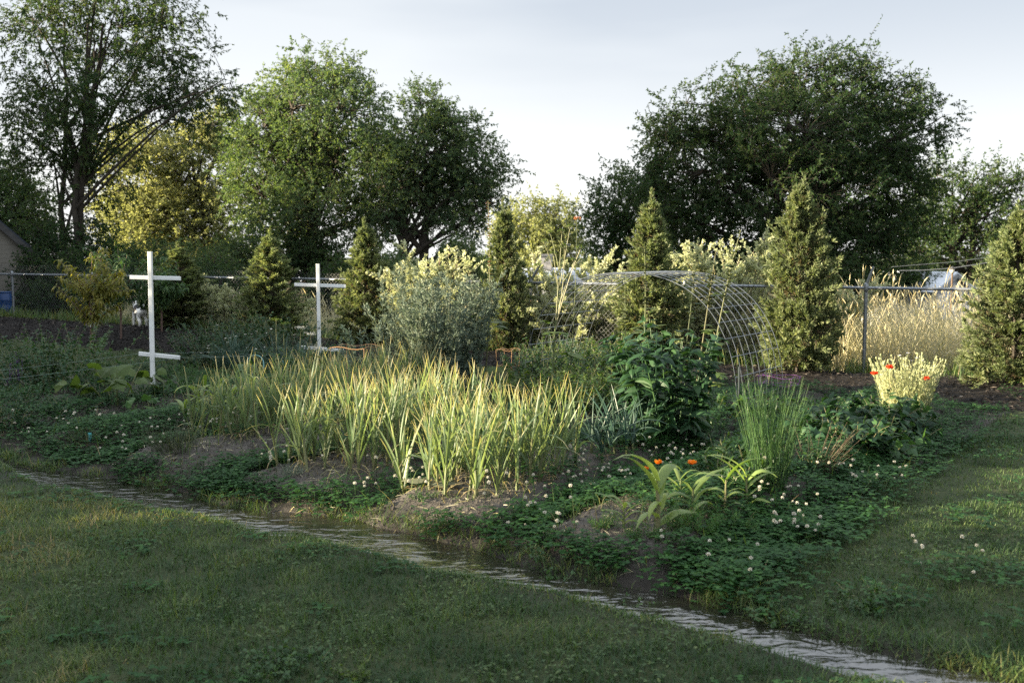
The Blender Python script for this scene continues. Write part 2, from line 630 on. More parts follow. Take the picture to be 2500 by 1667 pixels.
# ------------------------------------------------------------------ the ground
def soil_mat(name, stops, scale, bump, dist, wet=False, rough=.9):
    m, Nn, Ln, pb, out = new_mat(name)
    co = Nn.new("ShaderNodeTexCoord")
    n1 = Nn.new("ShaderNodeTexNoise")
    n1.inputs['Scale'].default_value = scale
    n1.inputs['Detail'].default_value = 8
    n1.inputs['Roughness'].default_value = .7
    Ln.new(co.outputs['Object'], n1.inputs['Vector'])
    n2 = Nn.new("ShaderNodeTexNoise")
    n2.inputs['Scale'].default_value = scale * 9
    n2.inputs['Detail'].default_value = 4
    Ln.new(co.outputs['Object'], n2.inputs['Vector'])
    ad = Nn.new("ShaderNodeMath")
    ad.operation = 'MULTIPLY_ADD'
    Ln.new(n2.outputs[0], ad.inputs[0])
    ad.inputs[1].default_value = .45
    Ln.new(n1.outputs[0], ad.inputs[2])
    rp = ramp(Nn, stops)
    sb = Nn.new("ShaderNodeMath")
    sb.operation = 'SUBTRACT'
    Ln.new(ad.outputs[0], sb.inputs[0])
    sb.inputs[1].default_value = .22
    Ln.new(sb.outputs[0], rp.inputs[0])
    col = rp.outputs[0]
    pb.inputs['Roughness'].default_value = rough
    pb.inputs['Specular IOR Level'].default_value = .2
    if wet:
        a = Nn.new("ShaderNodeAttribute")
        a.attribute_name = "v"
        mm = Nn.new("ShaderNodeMix")
        mm.data_type = 'RGBA'
        Ln.new(a.outputs['Fac'], mm.inputs[0])
        Ln.new(col, mm.inputs[6])
        mm.inputs[7].default_value = (.014, .012, .010, 1)
        col = mm.outputs[2]
        mr = Nn.new("ShaderNodeMapRange")
        mr.inputs[3].default_value = rough
        mr.inputs[4].default_value = .55
        Ln.new(a.outputs['Fac'], mr.inputs[0])
        Ln.new(mr.outputs[0], pb.inputs['Roughness'])
    Ln.new(col, pb.inputs['Base Color'])
    bn = Nn.new("ShaderNodeBump")
    bn.inputs['Strength'].default_value = bump
    bn.inputs['Distance'].default_value = dist
    Ln.new(ad.outputs[0], bn.inputs['Height'])
    Ln.new(bn.outputs[0], pb.inputs['Normal'])
    return m


M_GROUND = soil_mat("lawn_soil", ((.2, (.018, .028, .012)), (.55, (.038, .05, .02)), (.85, (.075, .07, .035))), 5, .6, .03, wet=True)
M_SOIL = soil_mat("garden_soil", ((.15, (.035, .032, .029)), (.5, (.075, .068, .06)), (.85, (.15, .14, .125))), 6, .9, .035, wet=True)
M_MULCH = soil_mat("wood_mulch", ((.2, (.009, .008, .008)), (.6, (.02, .017, .015)), (.9, (.05, .042, .036))), 14, 1, .05)


def axis(parts):
    a = []
    for lo, hi, st in parts:
        a += list(np.arange(lo, hi, st))
    return np.array(a + [parts[-1][1]])


xs = axis(((-400, -60, 40), (-60, -16, 2.0), (-16, -7, .18), (-7, 6.6, .045), (6.6, 13, .18), (13, 60, 2.0), (60, 401, 40)))
ys = axis(((-60, -4, 6), (-4, 2.6, .3), (2.6, 12.8, .045), (12.8, 26, .14), (26, 60, 1.0), (60, 801, 40)))
XX, YY = np.meshgrid(xs, ys, indexing='ij')
ZZ = H(XX, YY)
uu, vv = uv(XX, YY)
wet = np.exp(-((vv - stream_c(uu)) / .30) ** 2) * (0.75 + .5 * vnoise(XX, YY, .12, 8))
wet = np.clip(wet, 0, 1) * ((XX > -9) & (XX < 8))
idx = np.arange(XX.size).reshape(XX.shape)
quads = np.stack((idx[:-1, :-1], idx[1:, :-1], idx[1:, 1:], idx[:-1, 1:]), -1).reshape(-1, 4)
cx = (XX[:-1, :-1] + XX[1:, 1:]).ravel() / 2
cy = (YY[:-1, :-1] + YY[1:, 1:]).ravel() / 2
cu, cv_ = uv(cx, cy)
wf = fence_w(cx, cy)
mul_edge = 2.55 + .25 * (vnoise(cx, cy, .6, 9) - .5)
is_m = (wf < mul_edge) & (wf > -.35) & (cx > -16) & (cx < 12)
is_g = in_garden(cu, cv_) & ~is_m & (cu > -8)
for nm, sel, mt in (("ground", ~is_m & ~is_g, M_GROUND), ("garden_soil", is_g, M_SOIL), ("mulch_bed", is_m, M_MULCH)):
    qs = quads[sel]
    used = np.unique(qs)
    remap = np.full(XX.size, -1)
    remap[used] = np.arange(len(used))
    g = Geo()
    g.add(np.stack((XX.ravel()[used], YY.ravel()[used], ZZ.ravel()[used]), 1), remap[qs], wet.ravel()[used])
    tag(g.obj(nm, mt, smooth=True), kind='structure')

# water running down the furrow
m_w, Nn, Ln, pb, out = new_mat("running_water")
pb.inputs['Base Color'].default_value = (.02, .019, .015, 1)
pb.inputs['Roughness'].default_value = .06
pb.inputs['IOR'].default_value = 2.4
pb.inputs['Specular IOR Level'].default_value = .5
co = Nn.new("ShaderNodeTexCoord")
mpn = Nn.new("ShaderNodeMapping")
mpn.inputs['Rotation'].default_value = (0, 0, R(34.6))
mpn.inputs['Scale'].default_value = (7, 14, 1)
nz = Nn.new("ShaderNodeTexNoise")
nz.inputs['Scale'].default_value = 1.0
nz.inputs['Detail'].default_value = 3
nz.inputs['Roughness'].default_value = .45
nz.inputs['Distortion'].default_value = .6
bn = Nn.new("ShaderNodeBump")
bn.inputs['Strength'].default_value = .6
bn.inputs['Distance'].default_value = .02
Ln.new(co.outputs['Object'], mpn.inputs[0])
Ln.new(mpn.outputs[0], nz.inputs['Vector'])
Ln.new(nz.outputs[0], bn.inputs['Height'])
Ln.new(bn.outputs[0], pb.inputs['Normal'])
g = Geo()
un = np.linspace(-12, 9, 500)
cols = np.linspace(-1, 1, 9)
VV = []
for c in cols:
    wd = (stream_w(un) * 1.5) * c
    x, y = xy(un, stream_c(un) + wd)
    VV.append(np.stack((x, y, -0.026 + 0.002 * np.sin(un * 14 + c * 3)), 1))
VV = np.stack(VV, 1)
ii = np.arange(VV.shape[0] * 9).reshape(-1, 9)
g.add(VV, np.stack((ii[:-1, :-1], ii[1:, :-1], ii[1:, 1:], ii[:-1, 1:]), -1).reshape(-1, 4))
tag(g.obj("stream_water", m_w, smooth=True), kind='structure')


# ------------------------------------------------------------------ ground cover nobody could count
def scatter(y0, y1, dens, xm=.60, xpad=.7):
    n = int(dens * (y1 - y0) * (xm * (y0 + y1) + 2 * xpad))
    y = U(y0, y1, n)
    hw = xm * y1 + xpad
    x = U(-hw, hw, int(n))
    k = np.abs(x) < xm * y + xpad
    return x[k], y[k]


def vert_dirs(n, lean):
    a = U(0, 2 * np.pi, n)
    l_ = np.abs(rng.normal(0, lean, n))
    return np.stack((np.cos(a) * np.sin(l_), np.sin(a) * np.sin(l_), np.cos(l_)), 1)


g = Geo()
for y0, y1, dens in ((3.0, 4.6, 7500), (4.6, 6.5, 6000), (6.5, 9, 3200), (9, 13, 1300), (13, 19.5, 700)):
    x, y = scatter(y0, y1, dens)
    u, v = uv(x, y)
    ds = v - stream_c(u)
    wf_ = fence_w(x, y)
    keep = ~in_garden(u, v) & (np.abs(ds) > stream_w(u) * 1.02) & (wf_ > 2.5 + .3 * vnoise(x, y, .4, 12))
    bald = vnoise(x, y, .45, 13) * .6 + vnoise(x, y, .13, 14) * .4
    keep &= (bald > .2) | (U(0, 1, len(x)) < .5)
    x, y, u, v, ds = x[keep], y[keep], u[keep], v[keep], ds[keep]
    n = len(x)
    dry = vnoise(x, y, .9, 15) * .55 + vnoise(x, y, .22, 16) * .45
    fg = (v < 0)
    vcol = np.clip((dry - .5) * 1.5 * np.where(fg, 1, .5) + np.where(fg, .37, .2) + rng.normal(0, .2, n), 0, 1)
    bank = np.exp(-((np.abs(ds) - .25) / .16) ** 2)
    ln = U(.028, .075, n) * (1 + .7 * bank * (ds > 0) - .35 * bank * (ds < 0)) * np.where((v > -.1) & (u > 2), .72, 1) * (0.55 + .95 * vnoise(x, y, .16, 17))
    wd = U(.003, .0058, n) * np.where(y > 8, 1.7, 1) * np.where(y > 13, 1.6, 1)
    blades(g, np.stack((x, y, H(x, y) - .004), 1), vert_dirs(n, .75), ln, wd, U(.2, 1.5, n), GRASS, vcol)
    if y1 < 10:                                # small broad leaves mixed into the turf
        kk = (vnoise(x, y, .35, 18) > .55) & (U(0, 1, n) < .11)
        q = kk.sum()
        a_ = U(0, 6.28, q)
        blades(g, np.stack((x[kk], y[kk], H(x[kk], y[kk]) + U(.005, .03, q)), 1), np.stack((np.cos(a_), np.sin(a_), U(.1, .9, q)), 1), U(.014, .028, q), U(.009, .016, q), U(.2, 1.0, q), (.3, 1, .85, .1), np.clip(rng.normal(.38, .14, q), 0, 1))
tag(g.obj("lawn_grass", MG_LAWN), kind='stuff')

# longer grass and weeds hanging over both edges of the water and at the toes of the beds
g = Geo()
n = 11000
u = U(-6.5, 4.2, n)
sgn = np.where(U(0, 1, n) < .5, -1, 1)
v = stream_c(u) + sgn * (stream_w(u) * 1.12 + np.abs(rng.normal(0, .07, n)))
cl = vnoise(u, v, .22, 21)
k = (cl > .48) | ((sgn < 0) & (cl > .3))
u, v = u[k], v[k]
x, y = xy(u, v)
n = len(u)
blades(g, np.stack((x, y, H(x, y) - .005), 1), vert_dirs(n, .6), np.where(sgn[k] < 0, U(.03, .055, n), U(.05, .13, n)), U(.003, .0055, n), U(.4, 1.8, n), (.8, 1, .7, .08), np.clip(rng.normal(.5, .2, n), 0, 1))
n = 5200
u = U(-6, 2.8, n)
v = np.abs(rng.normal(.25, .25, n)) + .06
k = vnoise(u, v, .3, 22) > .52
u, v = u[k], v[k]
x, y = xy(u, v)
n = len(u)
blades(g, np.stack((x, y, H(x, y) - .005), 1), vert_dirs(n, .7), U(.03, .10, n), U(.003, .005, n), U(.4, 1.8, n), (.8, 1, .7, .08), np.clip(rng.normal(.55, .25, n), 0, 1))
n = 5000                                     # grass that has come up through the clover
u, v = U(-6, 3.0, n), U(.2, 4.5, n)
k = vnoise(u, v, .4, 23) > .45
x, y = xy(u[k], v[k])
n = len(x)
blades(g, np.stack((x, y, H(x, y) - .005), 1), vert_dirs(n, .4), U(.08, .24, n), U(.003, .006, n), U(.3, 1.6, n), (.8, 1, .7, .08), np.clip(rng.normal(.5, .25, n), 0, 1))
tag(g.obj("bank_grass", MG_LAWN), kind='stuff')

# clover mat in the paths between the beds
g = Geo()
CX, CY = [], []
for y0, y1, dens in ((3.6, 7, 4600), (7, 9, 3300), (9, 13.5, 1500)):
    x, y = scatter(y0, y1, dens)
    u, v = uv(x, y)
    p = sstep(.52, .28, bed_profile(u, v)) * sstep(2.95, 2.6, u) + .75 * sstep(2.35, 2.6, u) * sstep(3.25, 2.8, u) * sstep(-.1, .2, v)
    onbed = sstep(.3, .6, bed_profile(u, v)) * sstep(.0, .7, v - np.where(u < -2.3, .05, .8) + .5 * (vnoise(u, v, .4, 37) - .5)) * (u < 2.75)
    garl = ((np.abs(u - BEDS[3]) < .5) & (v < 3.9)) | ((np.abs(u - BEDS[4]) < .5) & (v < 2.9)) | ((np.abs(u - BEDS[5]) < .5) & (v < 2.3))
    p = np.maximum(p, onbed * np.where(garl, .22, .8))
    p *= sstep(.14, .34, v - stream_c(u) + .2 * (vnoise(u, v, .25, 31) - .5)) * (u > -7) * (v < g_end(u))
    p += .12 * ((u > 2.7) & (vnoise(x, y, .35, 32) > .62) & (v > 0))
    p += .10 * ((v < -.35) & (vnoise(x, y, .3, 33) > .66))
    p *= .35 + .65 * (vnoise(x, y, .33, 34) > .34)
    k = U(0, 1, len(x)) < p
    CX.append(x[k])
    CY.append(y[k])
x, y = np.concatenate(CX), np.concatenate(CY)
u, v = uv(x, y)
n = len(x)
hc = (.05 + .10 * vnoise(x, y, .28, 35) * sstep(-.2, .5, v)) * U(.55, 1.15, n)
hc = np.where(v < 0, .03, hc)
base = np.stack((x, y, H(x, y)), 1)
top = base + np.stack((rng.normal(0, .022, n), rng.normal(0, .022, n), hc), 1)
az = U(0, 6.28, n)
vc = np.clip(rng.normal(.5, .24, n) + .35 * (vnoise(x, y, .5, 36) - .5), 0, 1)
tilt = vert_dirs(n, .45)
for k in range(3):
    a = az + k * 2.094
    d = np.stack((np.cos(a), np.sin(a), U(-.05, .35, n)), 1)
    d = nrm(d - .55 * tilt * np.sum(d * tilt, 1, keepdims=True))
    blades(g, top, d, U(.016, .026, n), U(.014, .022, n), U(.1, .5, n), (.35, 1.0, .8), vc)
P = np.stack((base, (base + top) / 2, top), 1)
sub = U(0, 1, n) < .4
tubes(g, P[sub], .0012, 3, vc[sub] * .6)
tag(g.obj("clover_mat", MG_CLOVER), kind='stuff')

# crumbs, clods and bits of straw on the bare beds
g = Geo()
n = 26000
u, v = U(-6.2, 2.8, n), .2 + np.abs(rng.normal(0, 1.2, n))
k = (bed_profile(u, v) > .12) & (v < g_end(u))
u, v = u[k], v[k]
x, y = xy(u, v)
n = len(x)
r_ = np.exp(rng.normal(-5.25, .5, n))
z = H(x, y)
c = np.stack((x, y, z + r_ * .15), 1)
dd = np.array([(1, 0, 0), (0, 1, 0), (-1, 0, 0), (0, -1, 0), (0, 0, 1)], float)
V = c[:, None] + dd[None] * (r_[:, None, None] * U(.5, 1.3, (n, 5, 1))) + rng.normal(0, .2, (n, 5, 3)) * r_[:, None, None]
base_ = np.arange(n)[:, None] * 5
g.add(V, np.concatenate([base_ + np.array(t_)[None] for t_ in ((0, 1, 4, 4), (1, 2, 4, 4), (2, 3, 4, 4), (3, 0, 4, 4))]), 0)
tag(g.obj("soil_crumbs", M_SOIL), kind='stuff')
g = Geo()
n = 1500
u, v = U(-6.2, 2.8, n), .15 + np.abs(rng.normal(0, 1.0, n))
k = (bed_profile(u, v) > .05) & (v < 3)
x, y = xy(u[k], v[k])
n = len(x)
a = U(0, 6.28, n)
blades(g, np.stack((x, y, H(x, y) + .006), 1), np.stack((np.cos(a), np.sin(a), U(-.1, .35, n)), 1), U(.03, .13, n), U(.002, .005, n), U(.1, .8, n), (.8, 1, .9, .3), np.clip(rng.normal(.7, .3, n), 0, 1), roll=U(0, 3, n))
tag(g.obj("straw_litter", MG_FIELD), kind='stuff')

# wood chips lying on the mulch bed
g = Geo()
n = 26000
x = U(-13, 8, n)
wv = U(-.2, 2.6, n)
y = 16.05 - .53 * x - wv * 1.132
k = np.abs(x) < .6 * y + .6
x, y = x[k], y[k]
n = len(x)
a = U(0, 6.28, n)
d = np.stack((np.cos(a), np.sin(a), U(-.25, .35, n)), 1)
diamonds(g, np.stack((x, y, H(x, y) + U(0, .025, n)), 1), d, U(.03, .085, n), U(.012, .03, n), bendv=.08, side=np.stack((U(-.5, .5, n), U(-.5, .5, n), np.ones(n)), 1))
M_CHIP = leaf_mat("wood_chip", ((0, (.008, .007, .007)), (.75, (.022, .018, .016)), (.95, (.06, .05, .042)), (1, (.2, .17, .14))), 0, .8, jitter=0)
tag(g.obj("mulch_chips", M_CHIP), kind='stuff')

# tall dry grass of the field beyond the fence
g = Geo()
n = 16500
x = np.concatenate((U(2.5, 11, 11500), U(-9, 2.5, 5000)))
wv = -np.abs(rng.exponential(2.2, n)) - .25
y = 16.05 - .53 * x - wv * 1.132
k = (np.abs(x) < .62 * y) & (wv > -14)
x, y, wv = x[k], y[k], wv[k]
n = len(x)
hh = np.where(x > 2.0, U(.45, .98, n), U(.3, .62, n)) * (.8 + .4 * vnoise(x, y, .8, 41))
base = np.stack((x, y, H(x, y)), 1)
Pf = blades(g, base, vert_dirs(n, .16), hh, U(.006, .013, n), U(.15, .9, n), (.9, 1, .8, .5, .1), np.clip(rng.normal(.5, .25, n), 0, 1), roll=U(0, 3.1, n))
sel = U(0, 1, n) < .16                      # seed heads on taller culms
b2 = base[sel]
n2 = len(b2)
P, D, s = bend(b2, vert_dirs(n2, .13), hh[sel] * U(1.05, 1.35, n2), U(.1, .5, n2), 4)
tubes(g, P, .0025, 3, .8)
hd, hdir = P[:, -1], D[:, -1]
blades(g, hd, hdir, U(.09, .16, n2), U(.012, .02, n2), .35, (.4, 1, .9, .6, .1), U(.7, 1, n2), roll=U(0, 3, n2))
blades(g, hd, hdir, U(.09, .16, n2), U(.012, .02, n2), .35, (.4, 1, .9, .6, .1), U(.7, 1, n2), roll=U(0, 3, n2))
tag(g.obj("field_grass", MG_FIELD), kind='stuff')

# low weeds along the foot of the fence
g = Geo()
n = 9000
x = U(-12, 8, n)
wv = rng.normal(.05, .28, n)
y = 16.05 - .53 * x - wv * 1.132
k = (np.abs(x) < .62 * y) & (vnoise(x, y, .5, 43) > .35)
x, y = x[k], y[k]
n = len(x)
blades(g, np.stack((x, y, H(x, y) - .01), 1), vert_dirs(n, .35), U(.12, .38, n), U(.006, .012, n), U(.2, 1.4, n), (.8, 1, .7, .08), np.clip(rng.normal(.45, .2, n), 0, 1))
tag(g.obj("fence_weeds", MG_LAWN), kind='stuff')

# ------------------------------------------------------------------ chain link fence
FX = [7.05 - 2.25 * k for k in range(0, 10)]


def fp(x, dw=0.0):
    y = 16.05 - .53 * x
    return x - .468 * dw, y - .884 * dw


fence = thing("chain_link_fence", "long galvanised chain link fence with a round top rail behind the garden", "fence", (0, 16.05, 0))
FO = np.array((0, 16.05, 0))


def rail_z(x):
    return 1.20 + Hz(*fp(x, -.1)) * .1


for i, x in enumerate(FX):
    px_, py_ = fp(x)
    z0, z1 = Hz(px_, py_) - .25, rail_z(x)
    g = Geo()
    tubes(g, np.array([(px_, py_, z0), (px_, py_, (z0 + z1) / 2), (px_, py_, z1 + .02)]) - FO, .026, 10)
    g2 = Geo()
    lathe(g2, ((.0, .075), (.02, .07), (.031, .05), (.033, .0), (.033, -.05), (.027, -.055)), 10, c=(px_ - FO[0], py_ - FO[1], z1 - FO[2]))
    po = g.obj("post", M_GALV, fence, smooth=True)
    g2.obj("cap", M_GALV, po, smooth=True)
    if i in (1, 3, 4):                     # slanted arms left over from a barbed wire top
        s = (.1, .09, .1, .17, .17)[i]
        g3 = Geo()
        a = np.array((px_, py_, z1 + .03)) - FO
        q = np.array((.86, -.46, 0)) * s
        P3 = np.array([a, a + q * .5 + (0, 0, .13), a + q + (0, 0, .26)])
        tubes(g3, P3, (.024, .021, .016), 6, cap=True)
        g3.obj("arm", M_GALV, po)
xr = np.linspace(FX[-1], FX[0], 60)
P = np.array([(*fp(x, -.0), rail_z(x)) for x in xr]) - FO
g = Geo()
tubes(g, P, .021, 8)
g.obj("top_rail", M_GALV, fence, smooth=True)
g = Geo()                                     # the woven wire: two families of slanting strands
fl = (FX[0] - FX[-1]) * 1.132
m = int(fl / .075)
segs = []
for sg in (1, -1):
    t0 = np.linspace(FX[-1], FX[0], m)
    zz_ = np.linspace(0, 1, 13)
    for x0 in t0:
        xx = x0 + sg * zz_ * 1.16 / 1.132
        ok_ = (xx >= FX[-1]) & (xx <= FX[0])
        if ok_.sum() < 3:
            continue
        xx, z_ = xx[ok_], zz_[ok_]
        xx = np.interp(np.linspace(0, 1, 5), np.linspace(0, 1, len(xx)), xx)
        z_ = np.interp(np.linspace(0, 1, 5), np.linspace(0, 1, len(z_)), z_)
        yy = 16.05 - .53 * xx
        hb = H(xx + .047, yy + .09)
        segs.append(np.stack((xx - .468 * .022, yy - .884 * .022, hb + .03 + z_ * 1.17), 1))
tubes(g, np.array(segs) - FO, .0013, 3)
xt = np.arange(FX[-1], FX[0], .066)           # twisted ends that stick up over the rail
tw = []
for sg in (1, -1):
    yt = 16.05 - .53 * xt
    zt_ = 1.2 + .1 * H(xt + .047, yt + .09)
    tw.append(np.stack((np.stack((xt, yt, zt_), 1), np.stack((xt + sg * .018, yt - sg * .009, zt_ + .05), 1)), 1))
tubes(g, np.concatenate(tw) - FO, .0021, 3)
g.obj("wire_mesh", plain_mat("dull_fence_wire", (.12, .125, .13), .7, .2, noise=30), fence)


# ------------------------------------------------------------------ trees
def quad_path(a, b, lift, m=6, wob=.06):
    a, b = np.asarray(a, float), np.asarray(b, float)
    c = (a + b) / 2 + np.array((0, 0, lift)) + rng.normal(0, wob, 3) * np.linalg.norm(b - a)
    t = np.linspace(0, 1, m)[:, None]
    return a * (1 - t) ** 2 + 2 * c * t * (1 - t) + b * t * t


def make_tree(name, label, loc, lobes, n_clump, per, leaf, mat, trunk_r=.16, stems=1, fork=.25, clump=.45, droop=.5,
              group=None, cat="tree", wind=(0, 0, 0), shell=.45, sprig=.18, bark=None, seed_v=0.0, up=.35, n_limb=None):
    """lobes: ellipsoids (x,y,z,rx,ry,rz) relative to the foot of the tree that the limbs grow into"""
    bark = bark or MB_TREE
    root = thing(name, label, cat, loc, 0, group)
    lob = np.array(lobes, float)
    vol = (lob[:, 3] * lob[:, 4] * lob[:, 5]) ** .75
    pick = rng.choice(len(lob), n_clump, p=vol / vol.sum())
    d = nrm(rng.normal(size=(n_clump, 3)))
    r = shell + (1 - shell) * U(0, 1, n_clump) ** .6
    far = U(0, 1, n_clump) < sprig
    r = np.where(far, U(.98, 1.16, n_clump), r)
    C = lob[pick, :3] + d * lob[pick, 3:] * r[:, None]
    C[:, 2] = np.maximum(C[:, 2], .3)
    top = (lob[:, 2] + lob[:, 5]).max()
    gw, gl = Geo(), Geo()
    trunks = []
    for s in range(stems):
        a = s * 2.4 + U(0, 1)
        b0 = np.array((math.cos(a), math.sin(a), 0)) * (0.16 * (stems > 1))
        tgt = lob[:, :3].mean(0) * (.45, .45, 0) + b0 * 4 + np.array((0, 0, top * U(.62, .78)))
        P = quad_path(b0 + (0, 0, -.3), tgt, 0, 9, .035)
        P[1:-1] += rng.normal(0, .03, (7, 3)) * top / 5
        tubes(gw, P, np.linspace(1, .28, 9) * trunk_r * (1 if s == 0 else .8), 7)
        trunks.append(P)
    TP = np.concatenate(trunks)
    limbs = []
    nl = n_limb or max(10, 3 * len(lob))
    for i in range(nl):
        j = i % len(lob)
        tg = lob[j, :3] + nrm(rng.normal(size=3)) * lob[j, 3:] * U(.2, .75)
        cand = TP[(TP[:, 2] > max(fork * top * .6, .42 * tg[2])) & (TP[:, 2] < max(tg[2] * .8, fork * top))]
        if len(cand) == 0:
            cand = TP
        st = cand[rng.integers(len(cand))]
        P = quad_path(st, tg, .12 * np.linalg.norm(tg - st), 7, .05)
        limbs.append(P)
    LP = np.array(limbs)
    tubes(gw, LP, np.linspace(.42, .1, 7)[None] * trunk_r * U(.7, 1.1, nl)[:, None], 5)
    # twigs from the nearest limb to every leaf clump
    pts = LP[:, 2:].reshape(-1, 3)
    tw = []
    for c in C:
        dd = np.linalg.norm(pts - c, axis=1) + .6 * np.maximum(0, pts[:, 2] - c[2])
        q = pts[np.argmin(dd)]
        tw.append(quad_path(q, c, .08 * np.linalg.norm(c - q), 5, .05))
    TW = np.array(tw)
    tubes(gw, TW, np.linspace(.11, .025, 5)[None] * trunk_r * U(.7, 1.2, n_clump)[:, None], 3)
    # leaves: short shoots in every clump, leaves along the shoots
    ns_ = 7
    axis_d = nrm(TW[:, -1] - TW[:, -3])
    sh_d = nrm(np.repeat(axis_d, ns_, 0) * .7 + rng.normal(0, .75, (n_clump * ns_, 3)) + np.array((0, 0, up)) + np.array(wind))
    big = np.where(far, .75, 1.0)
    sh_L = clump * U(.6, 1.35, n_clump * ns_) * np.repeat(big, ns_)
    sh_b = np.repeat(TW[:, -1], ns_, 0) + rng.normal(0, clump * .28, (n_clump * ns_, 3))
    SP, SD, _ = bend(sh_b, sh_d, sh_L, U(.1, .2 + droop, n_clump * ns_), 4)
    tubes(gw, SP, (.006, .005, .004, .003, .002), 3)
    k = max(4, int(per / ns_))
    pos, T, f, pi = along(SP, k, .05, 1)
    ld = off_dir(T, U(.5, 1.3, len(pos)))
    ld[:, 2] -= droop * .7
    vcl = np.repeat(np.repeat(rng.normal(0, .12, n_clump), ns_), k)
    vl = np.clip(rng.normal(.5 + seed_v, .2, len(pos)) + vcl, 0, 1)
    diamonds(gl, pos, ld, leaf[0] * U(.65, 1.25, len(pos)), leaf[1] * U(.7, 1.2, len(pos)), vl)
    gw.obj("trunk", bark, root, smooth=True)
    gl.obj("crown", mat, root)
    return root


def tl(x, d, dz=0.0):
    return (x, d, Hz(x, d) + dz)


def lob_px(d, x0, z0, lst, ry=1.0):
    """crown lobes measured on the photograph at the tree's own distance"""
    out_ = []
    for (px, py, rx, rz, dy) in lst:
        out_.append((at(px, d) - x0, dy, zt(py, d) - z0, rx * d / 2449, ry * rx * d / 2449, rz * d / 2449))
    return out_


# tall open tree on the left, several stems
d = 26.0
X = at(150, d)
make_tree("tall_willow_tree", "tall loose tree with several dark stems beside the shed, crown cut off on top", tl(X, d), lob_px(d, X, Hz(X, d), [
    (110, 60, 120, 70, 0), (260, 60, 150, 110, 1), (420, 90, 110, 100, 0), (230, 250, 130, 120, -1), (440, 230, 110, 90, 1), (545, 215, 50, 45, 0),
    (110, 250, 80, 90, 0), (120, 430, 90, 90, 0), (220, 420, 80, 90, 1), (300, -90, 200, 110, 0), (140, 570, 110, 60, 0), (200, 330, 80, 90, 0), (80, 340, 70, 90, 0), (400, 235, 70, 60, 1), (320, 250, 70, 60, 0)]),
    560, 100, (.10, .036), MG_TREE_DARK, .115, 4, .22, .5, .95, seed_v=.12, shell=.2, wind=(.1, 0, -.1), n_limb=34, group="trees behind the fence")
# sunlit yellow green tree behind it
d = 36.0
X = at(430, d)
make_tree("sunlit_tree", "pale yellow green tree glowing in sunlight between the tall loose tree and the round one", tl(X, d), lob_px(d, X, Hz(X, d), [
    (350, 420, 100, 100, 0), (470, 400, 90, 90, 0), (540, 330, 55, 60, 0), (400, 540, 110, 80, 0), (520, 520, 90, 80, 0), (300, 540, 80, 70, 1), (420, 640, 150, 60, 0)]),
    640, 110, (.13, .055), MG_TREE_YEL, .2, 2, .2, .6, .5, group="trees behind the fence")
# rounded tree in the middle left
d = 32.0
X = at(720, d)
make_tree("round_headed_tree", "tall round headed green tree behind the second white post", tl(X, d), lob_px(d, X, Hz(X, d), [
    (790, 200, 95, 70, 0), (690, 240, 80, 70, 1), (880, 240, 60, 55, 0), (640, 300, 80, 70, 0), (820, 310, 130, 100, -1), (720, 400, 140, 110, 0),
    (620, 420, 90, 90, 1), (860, 420, 110, 110, 0), (780, 530, 150, 80, -1), (660, 520, 100, 70, 0), (900, 540, 80, 70, 0), (560, 330, 45, 55, 1), (700, 620, 120, 40, 0)]),
    760, 100, (.105, .05), MG_TREE, .24, 2, .2, .55, .5, group="trees behind the fence", n_limb=46)
# tree with forked dark trunk right of it
d = 30.0
X = at(1000, d)
make_tree("forked_tree", "bluish green tree with a forked dark trunk right of the round headed tree", tl(X, d), lob_px(d, X, Hz(X, d), [
    (1040, 270, 60, 50, 0), (1120, 320, 60, 50, 0), (1050, 360, 110, 80, 0), (1160, 410, 75, 70, 0), (1000, 450, 90, 80, 0), (1100, 470, 100, 80, 1),
    (1180, 500, 55, 60, 0), (930, 400, 60, 80, 0), (1120, 560, 60, 45, 0), (950, 530, 60, 50, 0)]),
    520, 95, (.10, .045), MG_TREE, .2, 2, .12, .5, .5, group="trees behind the fence", seed_v=-.12, n_limb=36)
# small far tree in the gap
d = 62.0
X = at(1310, d)
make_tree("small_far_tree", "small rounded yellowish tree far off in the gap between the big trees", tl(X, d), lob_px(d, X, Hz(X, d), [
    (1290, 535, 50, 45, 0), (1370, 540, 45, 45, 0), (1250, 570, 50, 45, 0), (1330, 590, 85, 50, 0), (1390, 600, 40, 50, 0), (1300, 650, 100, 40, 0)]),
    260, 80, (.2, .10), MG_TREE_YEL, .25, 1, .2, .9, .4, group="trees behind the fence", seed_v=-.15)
# big wind swept tree on the right
d = 30.0
X = at(1930, d)
make_tree("large_dark_tree", "largest dark tree with a wide wind swept crown on the right", tl(X, d), lob_px(d, X, Hz(X, d), [
    (1950, 200, 90, 65, 0), (2050, 205, 80, 65, 0), (1830, 235, 90, 60, 0), (1700, 290, 90, 70, 0), (1640, 330, 70, 75, 0), (2160, 260, 90, 60, 0),
    (2250, 300, 75, 45, 0), (1880, 340, 170, 110, -1), (2080, 350, 160, 100, 0), (1720, 420, 140, 100, 0), (1900, 470, 180, 100, -1), (2080, 480, 150, 100, 0),
    (1640, 500, 110, 90, 0), (1780, 570, 160, 80, 0), (2000, 590, 180, 70, 0), (2180, 430, 90, 80, 0), (2160, 560, 100, 70, 0), (1950, 660, 230, 40, 0)]),
    1500, 115, (.10, .044), MG_TREE_DARK, .19, 3, .18, .6, .45, wind=(.6, 0, .1), group="trees behind the fence", n_limb=60, sprig=.24)
d = 34.0
X = at(1540, d)
